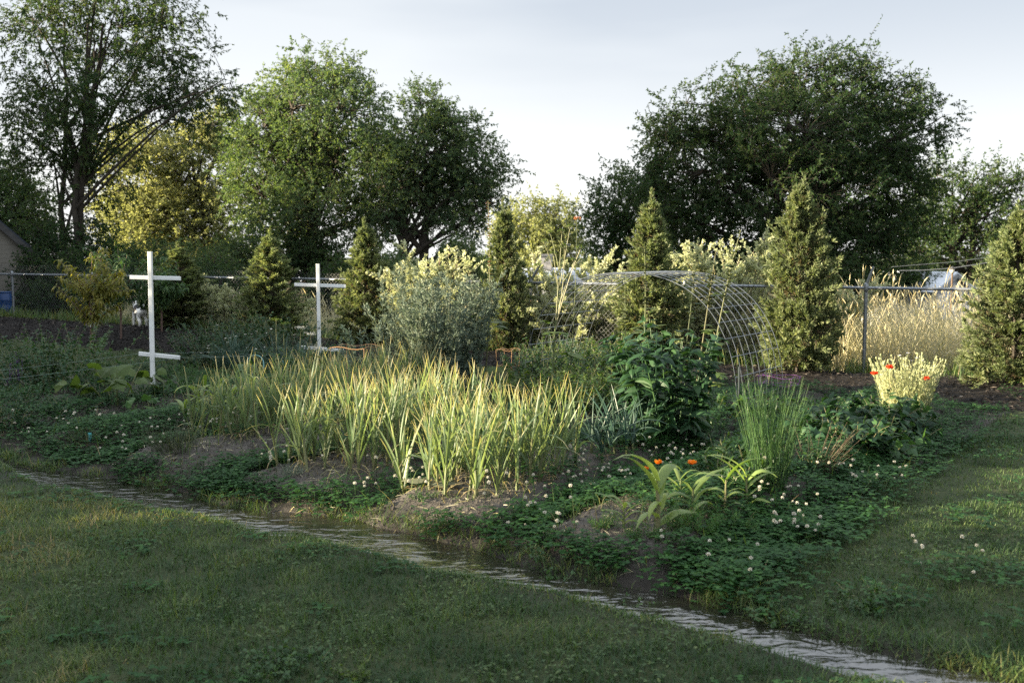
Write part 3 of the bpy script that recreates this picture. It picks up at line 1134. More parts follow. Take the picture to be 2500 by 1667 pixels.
make_tree("low_dark_tree", "lower dark tree leaning left from under the largest dark tree", tl(X, d), lob_px(d, X, Hz(X, d), [
    (1560, 430, 60, 50, 0), (1500, 500, 70, 60, 0), (1580, 510, 80, 80, 0), (1470, 560, 50, 60, 0), (1540, 610, 110, 60, 0), (1640, 600, 90, 80, 0)]),
    260, 90, (.12, .05), MG_TREE_DARK, .16, 2, .2, .55, .4, group="trees behind the fence", seed_v=.05)
d = 46.0
X = at(2360, d)
make_tree("bushy_tree", "bushy rounded tree with spiky shoots at the right edge behind the lantern", tl(X, d), lob_px(d, X, Hz(X, d), [
    (2290, 440, 60, 50, 0), (2380, 450, 70, 45, 0), (2460, 450, 60, 45, 0), (2330, 520, 110, 70, 0), (2450, 530, 90, 70, 0), (2250, 530, 60, 60, 0),
    (2350, 620, 150, 60, 0), (2220, 620, 90, 50, 0), (2520, 590, 80, 60, 0)]),
    380, 90, (.15, .065), MG_TREE_DARK, .25, 2, .15, .75, .3, up=.8, group="trees behind the fence", seed_v=.16)
d = 28.5
X = at(10, d)
make_tree("edge_tree", "shaded tree behind the shed roof at the left edge", tl(X, d), lob_px(d, X, Hz(X, d), [
    (20, 460, 60, 60, 0), (-60, 430, 90, 90, 0), (50, 520, 60, 50, 0), (-20, 560, 100, 70, 0), (90, 600, 60, 40, 0)]),
    220, 80, (.13, .05), MG_TREE, .2, 2, .2, .6, .4, group="trees behind the fence")

# dark undergrowth beyond the fence
for (px, py, rx, rz, d, mt, sv, lb) in (
        (60, 660, 60, 70, 27.5, MG_TREE_DARK, -.1, "dark shrub squeezed between the shed wall and the loose tree"),
        (170, 710, 70, 80, 23.6, MG_TREE_DARK, -.1, "dark shrub right behind the fence below the loose tree"),
        (290, 715, 75, 80, 23.0, MG_TREE_DARK, -.05, "dark shrub behind the fence and the young peach trees"),
        (395, 715, 60, 70, 22.4, MG_TREE_DARK, -.05, "dark shrub behind the fence at the first white post's crossbar"),
        (520, 700, 60, 50, 24.5, MG_TREE_DARK, .05, "low dark shrub behind the fence left of the middle arborvitae"),
        (830, 690, 60, 45, 25.0, MG_TREE_DARK, .05, "low dark shrub behind the fence right of the second white post"),
        (950, 680, 60, 45, 27.0, MG_TREE, -.05, "low shrub at the foot of the forked tree"),
        (1480, 660, 60, 45, 40.0, MG_TREE, -.05, "low green shrub right of the white building"),
        (1180, 660, 45, 30, 42.0, MG_TREE, .05, "low green shrub left of the white building"),
        (110, 680, 80, 90, 24.5, MG_TREE_DARK, -.1, "dark shrub behind the fence beside the shed"),
        (230, 660, 80, 90, 25.5, MG_TREE_DARK, 0, "dark shrub between the loose tree's stems and the first white post"),
        (350, 670, 85, 80, 26.5, MG_TREE, 0, "green shrub behind the dog and the first white post"),
        (480, 660, 80, 70, 27.5, MG_TREE, .1, "sunny shrub behind the fence right of the first white post"),
        (600, 650, 80, 75, 29.0, MG_TREE, 0, "green shrub under the left side of the round headed tree"),
        (745, 620, 90, 60, 30.0, MG_TREE_DARK, .1, "dark shrub under the middle of the round headed tree"),
        (1120, 640, 40, 45, 27.0, MG_TREE, .05, "small green shrub under the right side of the forked tree"),
        (1690, 680, 110, 60, 26.0, MG_TREE_DARK, 0, "dark shrub in front of the largest dark tree, left of its stems"),
        (1900, 690, 120, 50, 27.0, MG_TREE_DARK, -.1, "dark shrub under the middle of the largest dark tree"),
        (2080, 690, 90, 45, 27.5, MG_TREE_DARK, 0, "dark shrub behind the slanted fence arm, under the largest dark tree"),
        (2230, 670, 80, 40, 36.0, MG_TREE_DARK, .1, "dark shrub behind the white shed on the right")):
    X = at(px, d)
    z0 = Hz(X, d)
    make_tree("shrub", lb, tl(X, d), lob_px(d, X, z0, [(px - rx * .4, py + 10, rx * .6, rz * .8, 0), (px + rx * .4, py + 15, rx * .6, rz * .75, 0), (px, py - rz * .2, rx * .6, rz * .8, .4),
              (px - rx * .2, py + rz * .7, rx * .8, rz * .5, 0), (px + rx * .3, py + rz * .8, rx * .7, rz * .5, 0)]),
              130, 85, (.09, .042), mt, .06, 3, .08, .42, .4, group="shrubs beyond the fence", cat="shrub", seed_v=sv)


# ------------------------------------------------------------------ unseen trees added off to the left so their shade covers the garden
off_tree = make_tree("shade_tree", "unseen bushy tree added beyond the left edge for its shade", (-13.2, 12.2, 0), [
    (0, 0, 2.2, 1.5, 1.7, 1.5), (.3, 1.0, 1.6, 1.3, 1.2, 1.3), (-.2, -1.1, 1.7, 1.3, 1.2, 1.3), (0, .2, 3.0, 1.2, 1.3, 1.0), (0, 0, .7, 1.5, 2.0, .6)],
    330, 60, (.17, .09), MG_TREE_DARK, .12, 2, .12, .5, .4, group="trees added for shade")
off_tree.scale = (.86,) * 3
for (x, y, s_, r_) in SHADE:
    copy_tree(off_tree, (x, y, 0), r_, s_)


# ------------------------------------------------------------------ sheds and houses
def siding_mat(name, c, pitch=.11):
    m, Nn, Ln, pb, out = new_mat(name)
    co = Nn.new("ShaderNodeTexCoord")
    se = Nn.new("ShaderNodeSeparateXYZ")
    Ln.new(co.outputs['Object'], se.inputs[0])
    mu = Nn.new("ShaderNodeMath")
    mu.operation = 'MULTIPLY'
    mu.inputs[1].default_value = 1 / pitch
    Ln.new(se.outputs[2], mu.inputs[0])
    fr = Nn.new("ShaderNodeMath")
    fr.operation = 'FRACT'
    Ln.new(mu.outputs[0], fr.inputs[0])
    bn = Nn.new("ShaderNodeBump")
    bn.inputs['Strength'].default_value = 1
    bn.inputs['Distance'].default_value = .03
    bn.invert = True
    Ln.new(fr.outputs[0], bn.inputs['Height'])
    Ln.new(bn.outputs[0], pb.inputs['Normal'])
    nz = Nn.new("ShaderNodeTexNoise")
    nz.inputs['Scale'].default_value = 3
    Ln.new(co.outputs['Object'], nz.inputs[0])
    rp = ramp(Nn, ((.3, tuple(q * .82 for q in c)), (.7, c)))
    Ln.new(nz.outputs[0], rp.inputs[0])
    Ln.new(rp.outputs[0], pb.inputs['Base Color'])
    pb.inputs['Roughness'].default_value = .6
    return m


M_BEIGE = siding_mat("beige_siding", (.13, .12, .095))
M_WSIDE = siding_mat("white_siding", (.62, .64, .68), .16)
M_SHINGLE = plain_mat("dark_shingle", (.035, .042, .055), .9, noise=25, bump=.5)
M_WROOF = plain_mat("white_metal_roof", (.62, .66, .72), .5, noise=2, spread=.1)
M_TRIM = plain_mat("dark_trim", (.05, .05, .05), .7)
M_GREYTRIM = plain_mat("grey_trim", (.28, .28, .29), .7)
M_GLASS = plain_mat("dark_window_glass", (.02, .025, .03), .1, spec=.6)


def gable(name, label, loc, rz, wd, dp, he, ht, wall, roof, trim, over=.22, cat="shed", win=(), door=None):
    """gable end faces -y; wd across the gable, dp deep, he eaves, ht ridge"""
    t = thing(name, label, cat, loc, rz)
    g = Geo()
    hw = wd / 2
    V = [(-hw, 0, -.2), (hw, 0, -.2), (hw, 0, he), (0, 0, ht), (-hw, 0, he), (-hw, dp, -.2), (hw, dp, -.2), (hw, dp, he), (0, dp, ht), (-hw, dp, he)]
    g.add(V, [(0, 1, 2, 4), (4, 2, 3, 3), (5, 9, 7, 6), (9, 8, 7, 7), (1, 6, 7, 2), (5, 0, 4, 9)])
    g.obj("wall", wall, t)
    g = Geo()
    sl_ = (ht - he) / hw
    for s in (-1, 1):
        a = np.array((0, 0, ht + .05))
        b = np.array((s * (hw + over), 0, he - sl_ * over + .05))
        n_ = nrm(np.array((-(b - a)[2] * s, 0, abs((b - a)[0])))) * .07
        n_[0] = abs(n_[0]) * s
        V = []
        for yy in (-over, dp + over):
            for p in (a, b, b + n_, a + (0, 0, .075)):
                V.append((p[0], yy, p[2]))
        g.add(V, [(0, 1, 2, 3), (7, 6, 5, 4), (3, 2, 6, 7), (0, 4, 5, 1), (1, 5, 6, 2)])
    g.obj("roof", roof, t)
    g = Geo()
    for s in (-1, 1):
        bar(g, (s * (hw + over), -over - .02, he - sl_ * over - .02), (s * .02, -over - .02, ht - .02), .03, .13)
        bar(g, (s * (hw + .01), -.012, -.2), (s * (hw + .01), -.012, he - .05), .09, .03)
    g.obj("trim", trim, t)
    for (x, z, w_, h_) in win:
        g = Geo()
        for a, b in (((x - w_ / 2, z - h_ / 2), (x + w_ / 2, z - h_ / 2)), ((x - w_ / 2, z + h_ / 2), (x + w_ / 2, z + h_ / 2)), ((x - w_ / 2, z - h_ / 2), (x - w_ / 2, z + h_ / 2)), ((x + w_ / 2, z - h_ / 2), (x + w_ / 2, z + h_ / 2))):
            bar(g, (a[0], -.02, a[1]), (b[0], -.02, b[1]), .05, .05)
        f_ = g.obj("window", trim, t)
        g = Geo()
        box(g, (x - w_ / 2, -.014, z - h_ / 2), (x + w_ / 2, -.004, z + h_ / 2))
        g.obj("pane", M_GLASS, f_)
    return t


d = 24.6
zs = Hz(at(30, d), d)
gable("garden_shed", "beige lap sided shed with a dark shingle roof at the left edge", (at(-36, d), d, zs), R(27), 1.95, 2.6, zt(615, d) - zs, zt(520, d) - zs, M_BEIGE, M_SHINGLE, M_TRIM, .12)
# blue barrel between fence and shed
xb, db = at(2, 22.9), 22.9
t = thing("plastic_barrel", "blue plastic barrel standing in front of the beige shed", "barrel", (xb, db, Hz(xb, db)), 0, None, .66)
g = Geo()
lathe(g, ((0, 0), (.24, 0), (.27, .03), (.285, .25), (.295, .27), (.295, .31), (.285, .33), (.285, .55), (.295, .57), (.295, .61), (.285, .63), (.27, .80), (.25, .84), (.0, .85)), 24)
g.obj("drum", M_BLUE, t, smooth=True)
g = Geo()
lathe(g, ((.255, .835), (.275, .845), (.275, .87), (.25, .88), (0, .875)), 24)
g.obj("lid", M_BLUE, t, smooth=True)

# low white buildings seen between the trees
d = 34.0
z = Hz(at(1350, d), d)
hs = thing("white_trailer_home", "long bluish white low building with ribbed roof edge in the central gap", "house", (at(1345, d), d, z), R(-6))
W_ = 215 * d / 2449
g = Geo()
zt_, ze_ = zt(657, d) - z, zt(690, d) - z
box(g, (-W_ / 2, 0, -.3), (W_ / 2, 4, ze_))
g.obj("wall", M_WSIDE, hs)
g = Geo()
nx = 14
ang = np.linspace(0, 1, 7)
pr = [(0 - .18 + 4.4 * a, ze_ + .02 + (zt_ - ze_) * math.sin(math.pi * min(1, a * 1.0)) ** .6) for a in ang]
VV = np.array([[(x, p[0], p[1]) for p in pr] for x in np.linspace(-W_ / 2 - .15, W_ / 2 + .15, nx)])
ii = np.arange(nx * 7).reshape(nx, 7)
g.add(VV, np.stack((ii[:-1, :-1], ii[1:, :-1], ii[1:, 1:], ii[:-1, 1:]), -1).reshape(-1, 4))
for x in (-W_ / 2 - .15, W_ / 2 + .15):
    g.add([(x, p[0], p[1]) for p in pr] + [(x, 2, ze_ - .05)], [(i, i + 1, 7, 7) for i in range(6)])
for k in range(3):
    bar(g, (-W_ / 2 - .16, -.2 + .12 * k, ze_ - .02 + .13 * k), (W_ / 2 + .16, -.2 + .12 * k, ze_ - .02 + .13 * k), .04, .035)
roof_ = g.obj("roof", M_WROOF, hs)
g = Geo()
cx_ = at(1318, d) - at(1345, d)
box(g, (cx_ - .34, .9, ze_), (cx_ + .34, 1.4, zt(622, d) - z))
box(g, (cx_ - .38, .86, zt(622, d) - z - .06), (cx_ + .38, 1.44, zt(622, d) - z + .03))
g.obj("chimney", M_GREYTRIM, roof_)
for px in (1275, 1400):
    g = Geo()
    x = at(px, d) - at(1345, d)
    bar(g, (x - .4, -.02, ze_ - .85), (x + .4, -.02, ze_ - .85), .06, .05)
    bar(g, (x - .4, -.02, ze_ - .2), (x + .4, -.02, ze_ - .2), .06, .05)
    bar(g, (x - .4, -.02, ze_ - .85), (x - .4, -.02, ze_ - .2), .06, .05)
    bar(g, (x + .4, -.02, ze_ - .85), (x + .4, -.02, ze_ - .2), .06, .05)
    f_ = g.obj("window", M_GREYTRIM, hs)
    g = Geo()
    box(g, (x - .4, -.012, ze_ - .85), (x + .4, -.004, ze_ - .2))
    g.obj("pane", M_GLASS, f_)

d = 40.0
z = Hz(at(775, d), d)
hs = thing("white_roofed_barn", "long low building with a white roof strip behind the second white post", "house", (at(775, d), d, z), R(4))
W_ = 190 * d / 2449
ze_, zt_ = zt(684, d) - z, zt(660, d) - z
g = Geo()
box(g, (-W_ / 2, 0, -.3), (W_ / 2, 4.5, ze_))
g.obj("wall", plain_mat("weathered_boards", (.12, .11, .10), .8, noise=3), hs)
g = Geo()
g.add([(-W_ / 2 - .2, -.3, ze_ - .05), (W_ / 2 + .2, -.3, ze_ - .05), (W_ / 2 + .2, 2.2, zt_), (-W_ / 2 - .2, 2.2, zt_), (-W_ / 2 - .2, 4.8, ze_), (W_ / 2 + .2, 4.8, ze_),
       (-W_ / 2 - .2, -.3, ze_ - .2), (W_ / 2 + .2, -.3, ze_ - .2)], [(0, 1, 2, 3), (3, 2, 5, 4), (6, 7, 1, 0)])
g.obj("roof", M_WROOF, hs)
g = Geo()
xw = at(785, d) - at(775, d)
box(g, (xw - .8, -.05, -.2), (xw + .35, -.004, ze_ - .55))
g.obj("door", M_WROOF, hs)

d = 35.0
z = Hz(at(2320, d), d)
gable("white_shed", "white sided shed with a low gable roof behind the tall dry grass on the right", (at(2335, d), d, z), R(24), 1.75, 3.6, zt(712, d) - z, zt(672, d) - z, M_WSIDE, M_WROOF, M_GREYTRIM, .15, win=((.15, zt(725, d) - z, .22, .5),))

# lantern post and two overhead wires near the right edge
d = 24.0
X = at(2330, d)
t = thing("garden_lantern", "small pale lantern on a thin post below the overhead wires", "lantern", tl(X, d))
z0 = Hz(X, d)
g = Geo()
tubes(g, np.array([(0, 0, -.2), (0, 0, .6), (.01, 0, zt(667, d) - z0)]), .022, 6)
g.obj("post", MB_TWIG, t)
g = Geo()
zb = zt(667, d) - z0
lathe(g, ((.0, zb), (.035, zb), (.055, zb + .03), (.062, zb + .07), (.058, zb + .10)), 12)
g.obj("globe", plain_mat("frosted_glass", (.6, .55, .46), .3), t, smooth=True)
g = Geo()
lathe(g, ((.075, zb + .098), (.06, zb + .13), (.02, zb + .16), (.0, zb + .165)), 12)
g.obj("cap", M_TRIM, t, smooth=True)
for (pts, lb) in ((((2200, 661), (2260, 660), (2330, 655), (2420, 641), (2560, 612)), "lower pale overhead wire sagging past the lantern"),
                  (((2180, 652), (2240, 647), (2330, 640), (2420, 628), (2600, 600)), "thin upper overhead wire above the lantern")):
    P = np.array([(at(px, 23.95), 23.95, zt(py, 23.95)) for px, py in pts])
    tt_ = np.linspace(0, 4, 25)
    P = np.stack([np.interp(tt_, np.arange(5), P[:, k]) for k in range(3)], 1)
    g = Geo()
    tubes(g, P - P[0], .011 if "lower" in lb else .006, 5)
    tag(g.obj("overhead_wire", M_WIREMAT, loc=tuple(P[0])), lb, "wire")


# ------------------------------------------------------------------ arborvitae along the fence
def make_thuja(Hh, Rr, n, seed, thin=0.0, tip=.3):
    gw, gl = Geo(), Geo()
    P = np.array([(0, 0, -.15), (.01, 0, Hh * .4), (.02, -.01, Hh * .8), (.03, 0, Hh)])
    tubes(gw, P, (.035, .026, .012, .005), 6)
    m = n // 13                               # plumes, each carrying many flat sprays
    f = U(0, 1, m) ** 1.3
    prof = np.interp(f, (0, .06, .22, .5, .75, .9, 1), (.85, 1.0, 1, .76, .42, .17, .03))
    az = U(0, 6.283, m)
    lobe = .50 + .95 * vnoise(np.cos(az) * 1.6 + 5 + seed, np.sin(az) * 1.6 + f * Hh * 2.6, .8, 60 + seed) - thin * (vnoise(az * 2, f * 4, .7, 70 + seed) > .6)
    lobe = np.clip(lobe + (U(0, 1, m) < .07) * .3, .22, 1.35)
    inn = U(.15, .75, m)
    rad = Rr * prof * lobe
    b = np.stack((np.cos(az) * rad * inn, np.sin(az) * rad * inn, .03 * Hh + f * Hh * .90 - rad * .06), 1)
    az = az + rng.normal(0, .45, m)
    el = rng.normal(.45, .45, m) + f * .7
    d = nrm(np.stack((np.cos(az), np.sin(az), el), 1))
    hor = np.maximum(np.linalg.norm(d[:, :2], axis=1), .35)
    Lp = np.clip(rad * (1 - inn) / hor * U(.8, 1.3, m) + .06, .09, .42)
    PP, DD, _ = bend(b, d, Lp, U(-.6, .5, m), 5)
    top = f > .9
    tubes(gw, PP, (.005, .004, .003, .0025, .002, .001), 3)
    sp = np.array([(.03, 0, Hh * .86), (.02, .01, Hh * .95), (.035, 0, Hh * 1.03)])
    PP = np.concatenate((PP, quad_path(sp[0], sp[2], 0, 6, .02)[None], quad_path(sp[0] - (0, 0, .2), sp[2] + (.09, 0, -.2), 0, 6, .02)[None]))
    m += 2
    k_ = 19
    pos, T, fr, pi = along(PP, k_, .05, 1)
    q = len(pos)
    pv = rng.normal(.56, .14, m)[pi]
    az2 = U(0, 6.28, q)
    for k in range(4):
        fan = off_dir(T, U(.35, 1.25, q) * (1.15 - .5 * fr))
        fan[:, 2] += .12
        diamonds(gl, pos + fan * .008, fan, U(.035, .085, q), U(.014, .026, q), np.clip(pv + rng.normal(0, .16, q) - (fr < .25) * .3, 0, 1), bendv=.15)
    nb = 120                                  # side branches inside
    fz = U(.05, .95, nb)
    a2 = U(0, 6.28, nb)
    rr = Rr * np.interp(fz, (0, .25, .75, 1), (.7, .9, .45, .05))
    s0 = np.stack((0 * fz, 0 * fz, fz * Hh * .92), 1)
    e0 = np.stack((np.cos(a2) * rr, np.sin(a2) * rr, fz * Hh * .92 + .25 * rr + .08), 1)
    tubes(gw, np.stack((s0, (s0 + e0) / 2, e0), 1), (.007, .005, .003), 3)
    return gw, gl


TH = []
for k, (hh, rr, n, thn) in enumerate(((2.45, .56, 7500, 0.0), (2.3, .40, 5200, .2), (2.2, .36, 3600, .4))):
    TH.append(make_thuja(hh, rr, n, k, thn))
TM = [(a.mesh("thuja_trunk", MB_TREE), b.mesh("thuja_foliage", MG_THUJA)) for a, b in TH]
for (px, d, var, top, wpx, rz, lb) in (
        (1955, 13.2, 0, 440, 190, .3, "broad sunlit arborvitae in the mulch left of the slanted fence arm"),
        (2492, 11.9, 0, 505, 215, 2.2, "arborvitae cut by the right edge, in front of the fence"),
        (1588, 14.2, 1, 480, 150, 1.0, "narrow pointed arborvitae behind the wire arch"),
        (1232, 15.6, 2, 500, 105, 3.0, "thin sparse arborvitae right of the silver bush"),
        (893, 16.9, 1, 545, 130, 4.1, "dark arborvitae between the second white post and the fence arm"),
        (657, 18.0, 1, 570, 135, 5.0, "dark arborvitae midway between the two white posts"),
        (432, 19.2, 1, 600, 135, 2.0, "dark arborvitae right behind the first white post")):
    X = at(px, d)
    z0 = Hz(X, d)
    hh, rr = ((2.45, .56), (2.3, .40), (2.2, .36))[var]
    sz = (zt(top, d) - z0) / hh
    sx = wpx / 2 * d / 2449 / (rr * .98)
    t = thing("arborvitae", lb, "arborvitae", (X, d, z0), rz, "arborvitae planted along the fence", (sx, sx, sz))
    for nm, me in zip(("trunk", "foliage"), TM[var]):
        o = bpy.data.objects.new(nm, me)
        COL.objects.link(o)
        o.parent = t


# ------------------------------------------------------------------ generic leafy plants
def plant_geo(ns_, Hh, r0, lean, leaf, nleaf, lo=.15, ang=(.6, 1.2), droop=.8, prof=LANCE, stem_r=.006, sdroop=.25, fold=.25, hvar=.3,
              vmean=.5, size_taper=.4, sides=4, shape="blade", wave=0.0, up=0.0):
    gs, gl = Geo(), Geo()
    a = U(0, 6.283, ns_)
    rr = r0 * np.sqrt(U(0, 1, ns_))
    b = np.stack((np.cos(a) * rr, np.sin(a) * rr, np.full(ns_, -.02)), 1)
    ln = lean * (rr / max(r0, 1e-6)) * U(.6, 1.2, ns_) + np.abs(rng.normal(0, .05, ns_))
    a2 = a + rng.normal(0, .35, ns_)
    d = np.stack((np.cos(a2) * np.sin(ln), np.sin(a2) * np.sin(ln), np.cos(ln)), 1)
    Ls = Hh * U(1 - hvar, 1.05, ns_)
    P, D, s = bend(b, d, Ls, U(.3, 1.2, ns_) * sdroop, 6)
    tubes(gs, P, np.linspace(1, .35, 7)[None] * stem_r, sides)
    pos, T, f, pi = along(P, nleaf, lo, 1)
    n = len(pos)
    ld = off_dir(T, U(ang[0], ang[1], n))
    ld[:, 2] += up
    sz = (1 - size_taper * f) * U(.65, 1.15, n)
    v = np.clip(rng.normal(vmean, .2, n), 0, 1)
    if shape == "blade":
        blades(gl, pos, ld, leaf[0] * sz, leaf[1] * sz, U(.4, 1.3, n) * droop, prof, v, fold=fold, roll=rng.normal(0, .5, n), wave=wave)
    else:
        ld[:, 2] -= droop * .5
        diamonds(gl, pos, ld, leaf[0] * sz, leaf[1] * sz, v)
    return gs, gl, P, D


def plant(name, label, cat, x, y, gs, gl, ms, ml, group=None, rz=0.0, scale=1.0, parts=("stems", "leaves")):
    t = thing(name, label, cat, gp(x, y), rz, group, scale)
    gs.obj(parts[0], ms, t)
    gl.obj(parts[1], ml, t)
    return t


# sunlit saplings beyond the fence
def sapling_geo(Hh, ns_, r0, nleaf=120, lean=.35, leaf=(.058, .034)):
    gs, gl, P, D = plant_geo(ns_, Hh, r0, lean, leaf, nleaf, .12, shape="d", droop=.1, stem_r=.011, sdroop=.3, hvar=.45, size_taper=.2)
    pos, T, f, pi = along(P, 20, .08, .94)        # side twigs
    td = off_dir(T, U(.5, .9, len(pos)))
    td[:, 2] += .3
    P2, D2, _ = bend(pos, td, U(.16, .42, len(pos)) * Hh / 2, .3, 4)
    tubes(gs, P2, (.005, .004, .003, .002, .0015), 3)
    pos, T, f, pi = along(P2, 34, .05, 1)
    diamonds(gl, pos, off_dir(T, U(.5, 1.1, len(pos))), leaf[0] * U(.7, 1.2, len(pos)), leaf[1] * U(.7, 1.2, len(pos)), np.clip(rng.normal(.55, .22, len(pos)), 0, 1))
    return gs, gl


for (px, d, top, ns_, r0, ln, lb) in (
        (1062, 16.6, 590, 13, .22, .34, "pale sunlit sapling beyond the fence right of the middle fence arm"),
        (1000, 16.9, 660, 8, .2, .35, "low pale sapling at the fence behind the silver bush"),
        (1345, 17.0, 600, 15, .35, .40, "pale sunlit sapling in front of the white building's chimney"),
        (1450, 16.4, 640, 14, .3, .42, "pale sapling left of the narrow pointed arborvitae"),
        (1275, 16.9, 720, 14, .3, .45, "low pale sapling just right of the thin sparse arborvitae"),
        (1400, 15.9, 730, 16, .35, .5, "low bushy pale sapling behind the left end of the wire arch"),
        (1525, 15.7, 715, 14, .3, .5, "low pale sapling at the left foot of the narrow arborvitae"),
        (1690, 15.6, 640, 14, .3, .40, "sunlit sapling right of the narrow arborvitae behind the arch"),
        (1780, 15.2, 585, 16, .3, .36, "tallest sunlit sapling left of the broad arborvitae"),
        (1850, 15.0, 620, 13, .28, .36, "sunlit sapling just behind the broad arborvitae"),
        (1740, 15.0, 720, 14, .3, .5, "low sunlit sapling behind the arch's right leg"),
        (2035, 15.2, 640, 8, .18, .30, "sunlit sapling peeping out right of the broad arborvitae"),
        (1430, 16.0, 665, 13, .3, .42, "pale sapling behind the top of the arch's left half"),
        (1490, 15.9, 690, 13, .3, .45, "bushy pale sapling just left of the narrow arborvitae"),
        (1605, 15.3, 700, 11, .3, .45, "pale sapling hidden behind the narrow pointed arborvitae"),
        (1650, 15.2, 680, 13, .3, .42, "bushy sunlit sapling right beside the narrow arborvitae"),
        (1725, 15.3, 615, 13, .28, .36, "upright sunlit sapling in the middle of the group left of the broad arborvitae"),
        (1815, 14.9, 610, 13, .28, .36, "sunlit sapling touching the left side of the broad arborvitae"),
        (1040, 16.3, 625, 11, .25, .36, "pale sapling with the highest shoots behind the silver bush"),
        (1115, 16.2, 665, 10, .25, .4, "pale sapling between the silver bush and the thin sparse arborvitae"),
        (560, 19.6, 690, 13, .35, .45, "low sunlit sapling behind the fence between the two white posts"),
        (690, 19.0, 735, 10, .3, .45, "small sunlit sapling left of the second white post")):
    X = at(px, d)
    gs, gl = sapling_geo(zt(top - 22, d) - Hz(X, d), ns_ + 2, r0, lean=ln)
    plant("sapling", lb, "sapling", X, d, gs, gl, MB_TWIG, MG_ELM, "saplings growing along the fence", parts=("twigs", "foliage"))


# ------------------------------------------------------------------ white painted cross posts and their wires
def cross(name, label, px, py_base, tops, bars, dep=None):
    x, y = G(px, py_base)
    k = y / 2449
    z0 = Hz(x, y)
    t = thing(name, label, "post", (x, y, z0))
    g = Geo()
    (tx, ty) = tops
    bar(g, (0, 0, -.3), (at(tx, y) - x, 0, zt(ty, y) - z0), .046, .045)
    g.obj("upright", MW_WHITE, t)
    ends = []
    for (ax, ay, bx_, by_) in bars:
        g = Geo()
        a = np.array((at(ax, y) - x, .040, zt(ay, y) - z0))
        b = np.array((at(bx_, y) - x, .040, zt(by_, y) - z0))
        bar(g, a, b, .03, .046)
        g.obj("crossbar", MW_WHITE, t)
        ends.append((a + (x, y, z0), b + (x, y, z0)))
    return ends


E1 = cross("cross_post", "taller white cross shaped post with two crossbars beside the dog", 373, 955, (363, 614), ((309, 677, 433, 680), (325, 864, 426, 874)))
E2 = cross("cross_post", "smaller white cross shaped post behind the orange plant cage", 780, 893, (774, 644), ((714, 695, 840, 699), (727, 848, 833, 857)))
for j, (a, b, lb) in enumerate(((E1[1][0], E2[1][0], "thin wire tied to the left ends of the two posts' lower crossbars"), (E1[1][1], E2[1][1], "thin wire tied to the right ends of the two posts' lower crossbars"))):
    e = a + (a - b) * 1.1
    e[2] = a[2] - .02
    P = np.concatenate((quad_path(e, a, -.03, 12, 0), quad_path(a, b, -.03, 12, 0)[1:]))
    g = Geo()
    tubes(g, P - a, .0015, 4)
    tag(g.obj("trellis_wire", plain_mat("green_wire_%s" % "ab"[j], (.14, .2, .17), .5), loc=tuple(a)), lb, "wire")


# ------------------------------------------------------------------ wire arch and plant cages
fr_, fn_ = np.array(G(1800, 1000)), np.array(G(1888, 962))
axis_v = nrm(np.array((.568, .823)))
ar = thing("wire_arch", "arched cattle panel trellis of welded wire spanning the garden path", "trellis", (fr_[0], fr_[1], 0))
span, hgt, depth = 2.55, 1.46, 1.32
th_ = np.linspace(-.04, math.pi + .04, 60)


def arch_pt(a, w_):
    e = 1.0
    cx_ = np.sign(np.cos(a)) * np.abs(np.cos(a)) ** .82
    u_ = -span / 2 + span / 2 * cx_
    z_ = hgt * np.abs(np.sin(a)) ** .82 * np.sign(np.sin(a))
    p = np.stack((u_ * UX[0] + w_ * axis_v[0], u_ * UX[1] + w_ * axis_v[1], z_), -1)
    return p


g = Geo()
for w_ in np.linspace(0, depth, 9):
    tubes(g, arch_pt(th_, w_), .0033, 4)
g.obj("long_wires", M_GALV, ar)
g = Geo()
for a in np.linspace(.09, math.pi - .09, 22):
    ww = np.linspace(0, depth, 4)
    tubes(g, arch_pt(np.full(4, a), ww) + (0, 0, .005), .0033, 4)
g.obj("cross_wires", M_GALV, ar)
x, y = G(1803, 1010)
g = Geo()
tubes(g, np.array([(0, 0, -.2), (0, 0, .2), (0, .01, zt(922, y))]), .011, 6, cap=True)
tag(g.obj("stake", M_STAKE, loc=gp(x, y)), "dark metal stake at the right foot of the wire arch", "stake")


def cage(label, px, d, top, wpx, mat, nleg=4, rz=.4, hoop=True, tilt=(0, 0)):
    x = at(px, d)
    z0 = Hz(x, d)
    h_ = zt(top, d) - z0
    r_ = wpx / 2 * d / 2449
    t = thing("plant_cage", label, "plant cage", (x, d, z0), rz, "wire cages round young plants")
    t.rotation_euler = (tilt[0], tilt[1], rz)
    C = [(math.cos(a), math.sin(a)) for a in np.arange(nleg) * 2 * math.pi / nleg]
    for c in C:
        g = Geo()
        tubes(g, np.array([(c[0] * r_ * .8, c[1] * r_ * .8, -.12), (c[0] * r_ * .92, c[1] * r_ * .92, h_ * .5), (c[0] * r_, c[1] * r_, h_)]), .003, 5)
        g.obj("leg", mat, t)
    for lv, rr in ((1.0, 1.0), (.55, .92)):
        g = Geo()
        P = []
        for i in range(nleg):
            a, b = np.array(C[i]), np.array(C[(i + 1) % nleg])
            for f_ in np.linspace(0, 1, 6)[:-1]:
                p = a + (b - a) * f_
                P.append((p[0] * r_ * rr, p[1] * r_ * rr, h_ * lv + .012 * math.sin(f_ * 6.28)))
        P.append(P[0])
        tubes(g, np.array(P), .003, 5)
        g.obj("hoop", mat, t)


cage("orange wire plant cage behind the garlic, left of the silver bush", 862, 10.4, 846, 128, M_ORANGE_W, 4, .5)
cage("orange wire plant cage just right of the silver bush", 1240, 11.6, 853, 62, M_ORANGE_W, 4, .3)
cage("purple wire plant cage leaning at the right foot of the arch", 1910, 10.9, 918, 118, M_PURPLE_W, 4, .25, tilt=(0, .05))

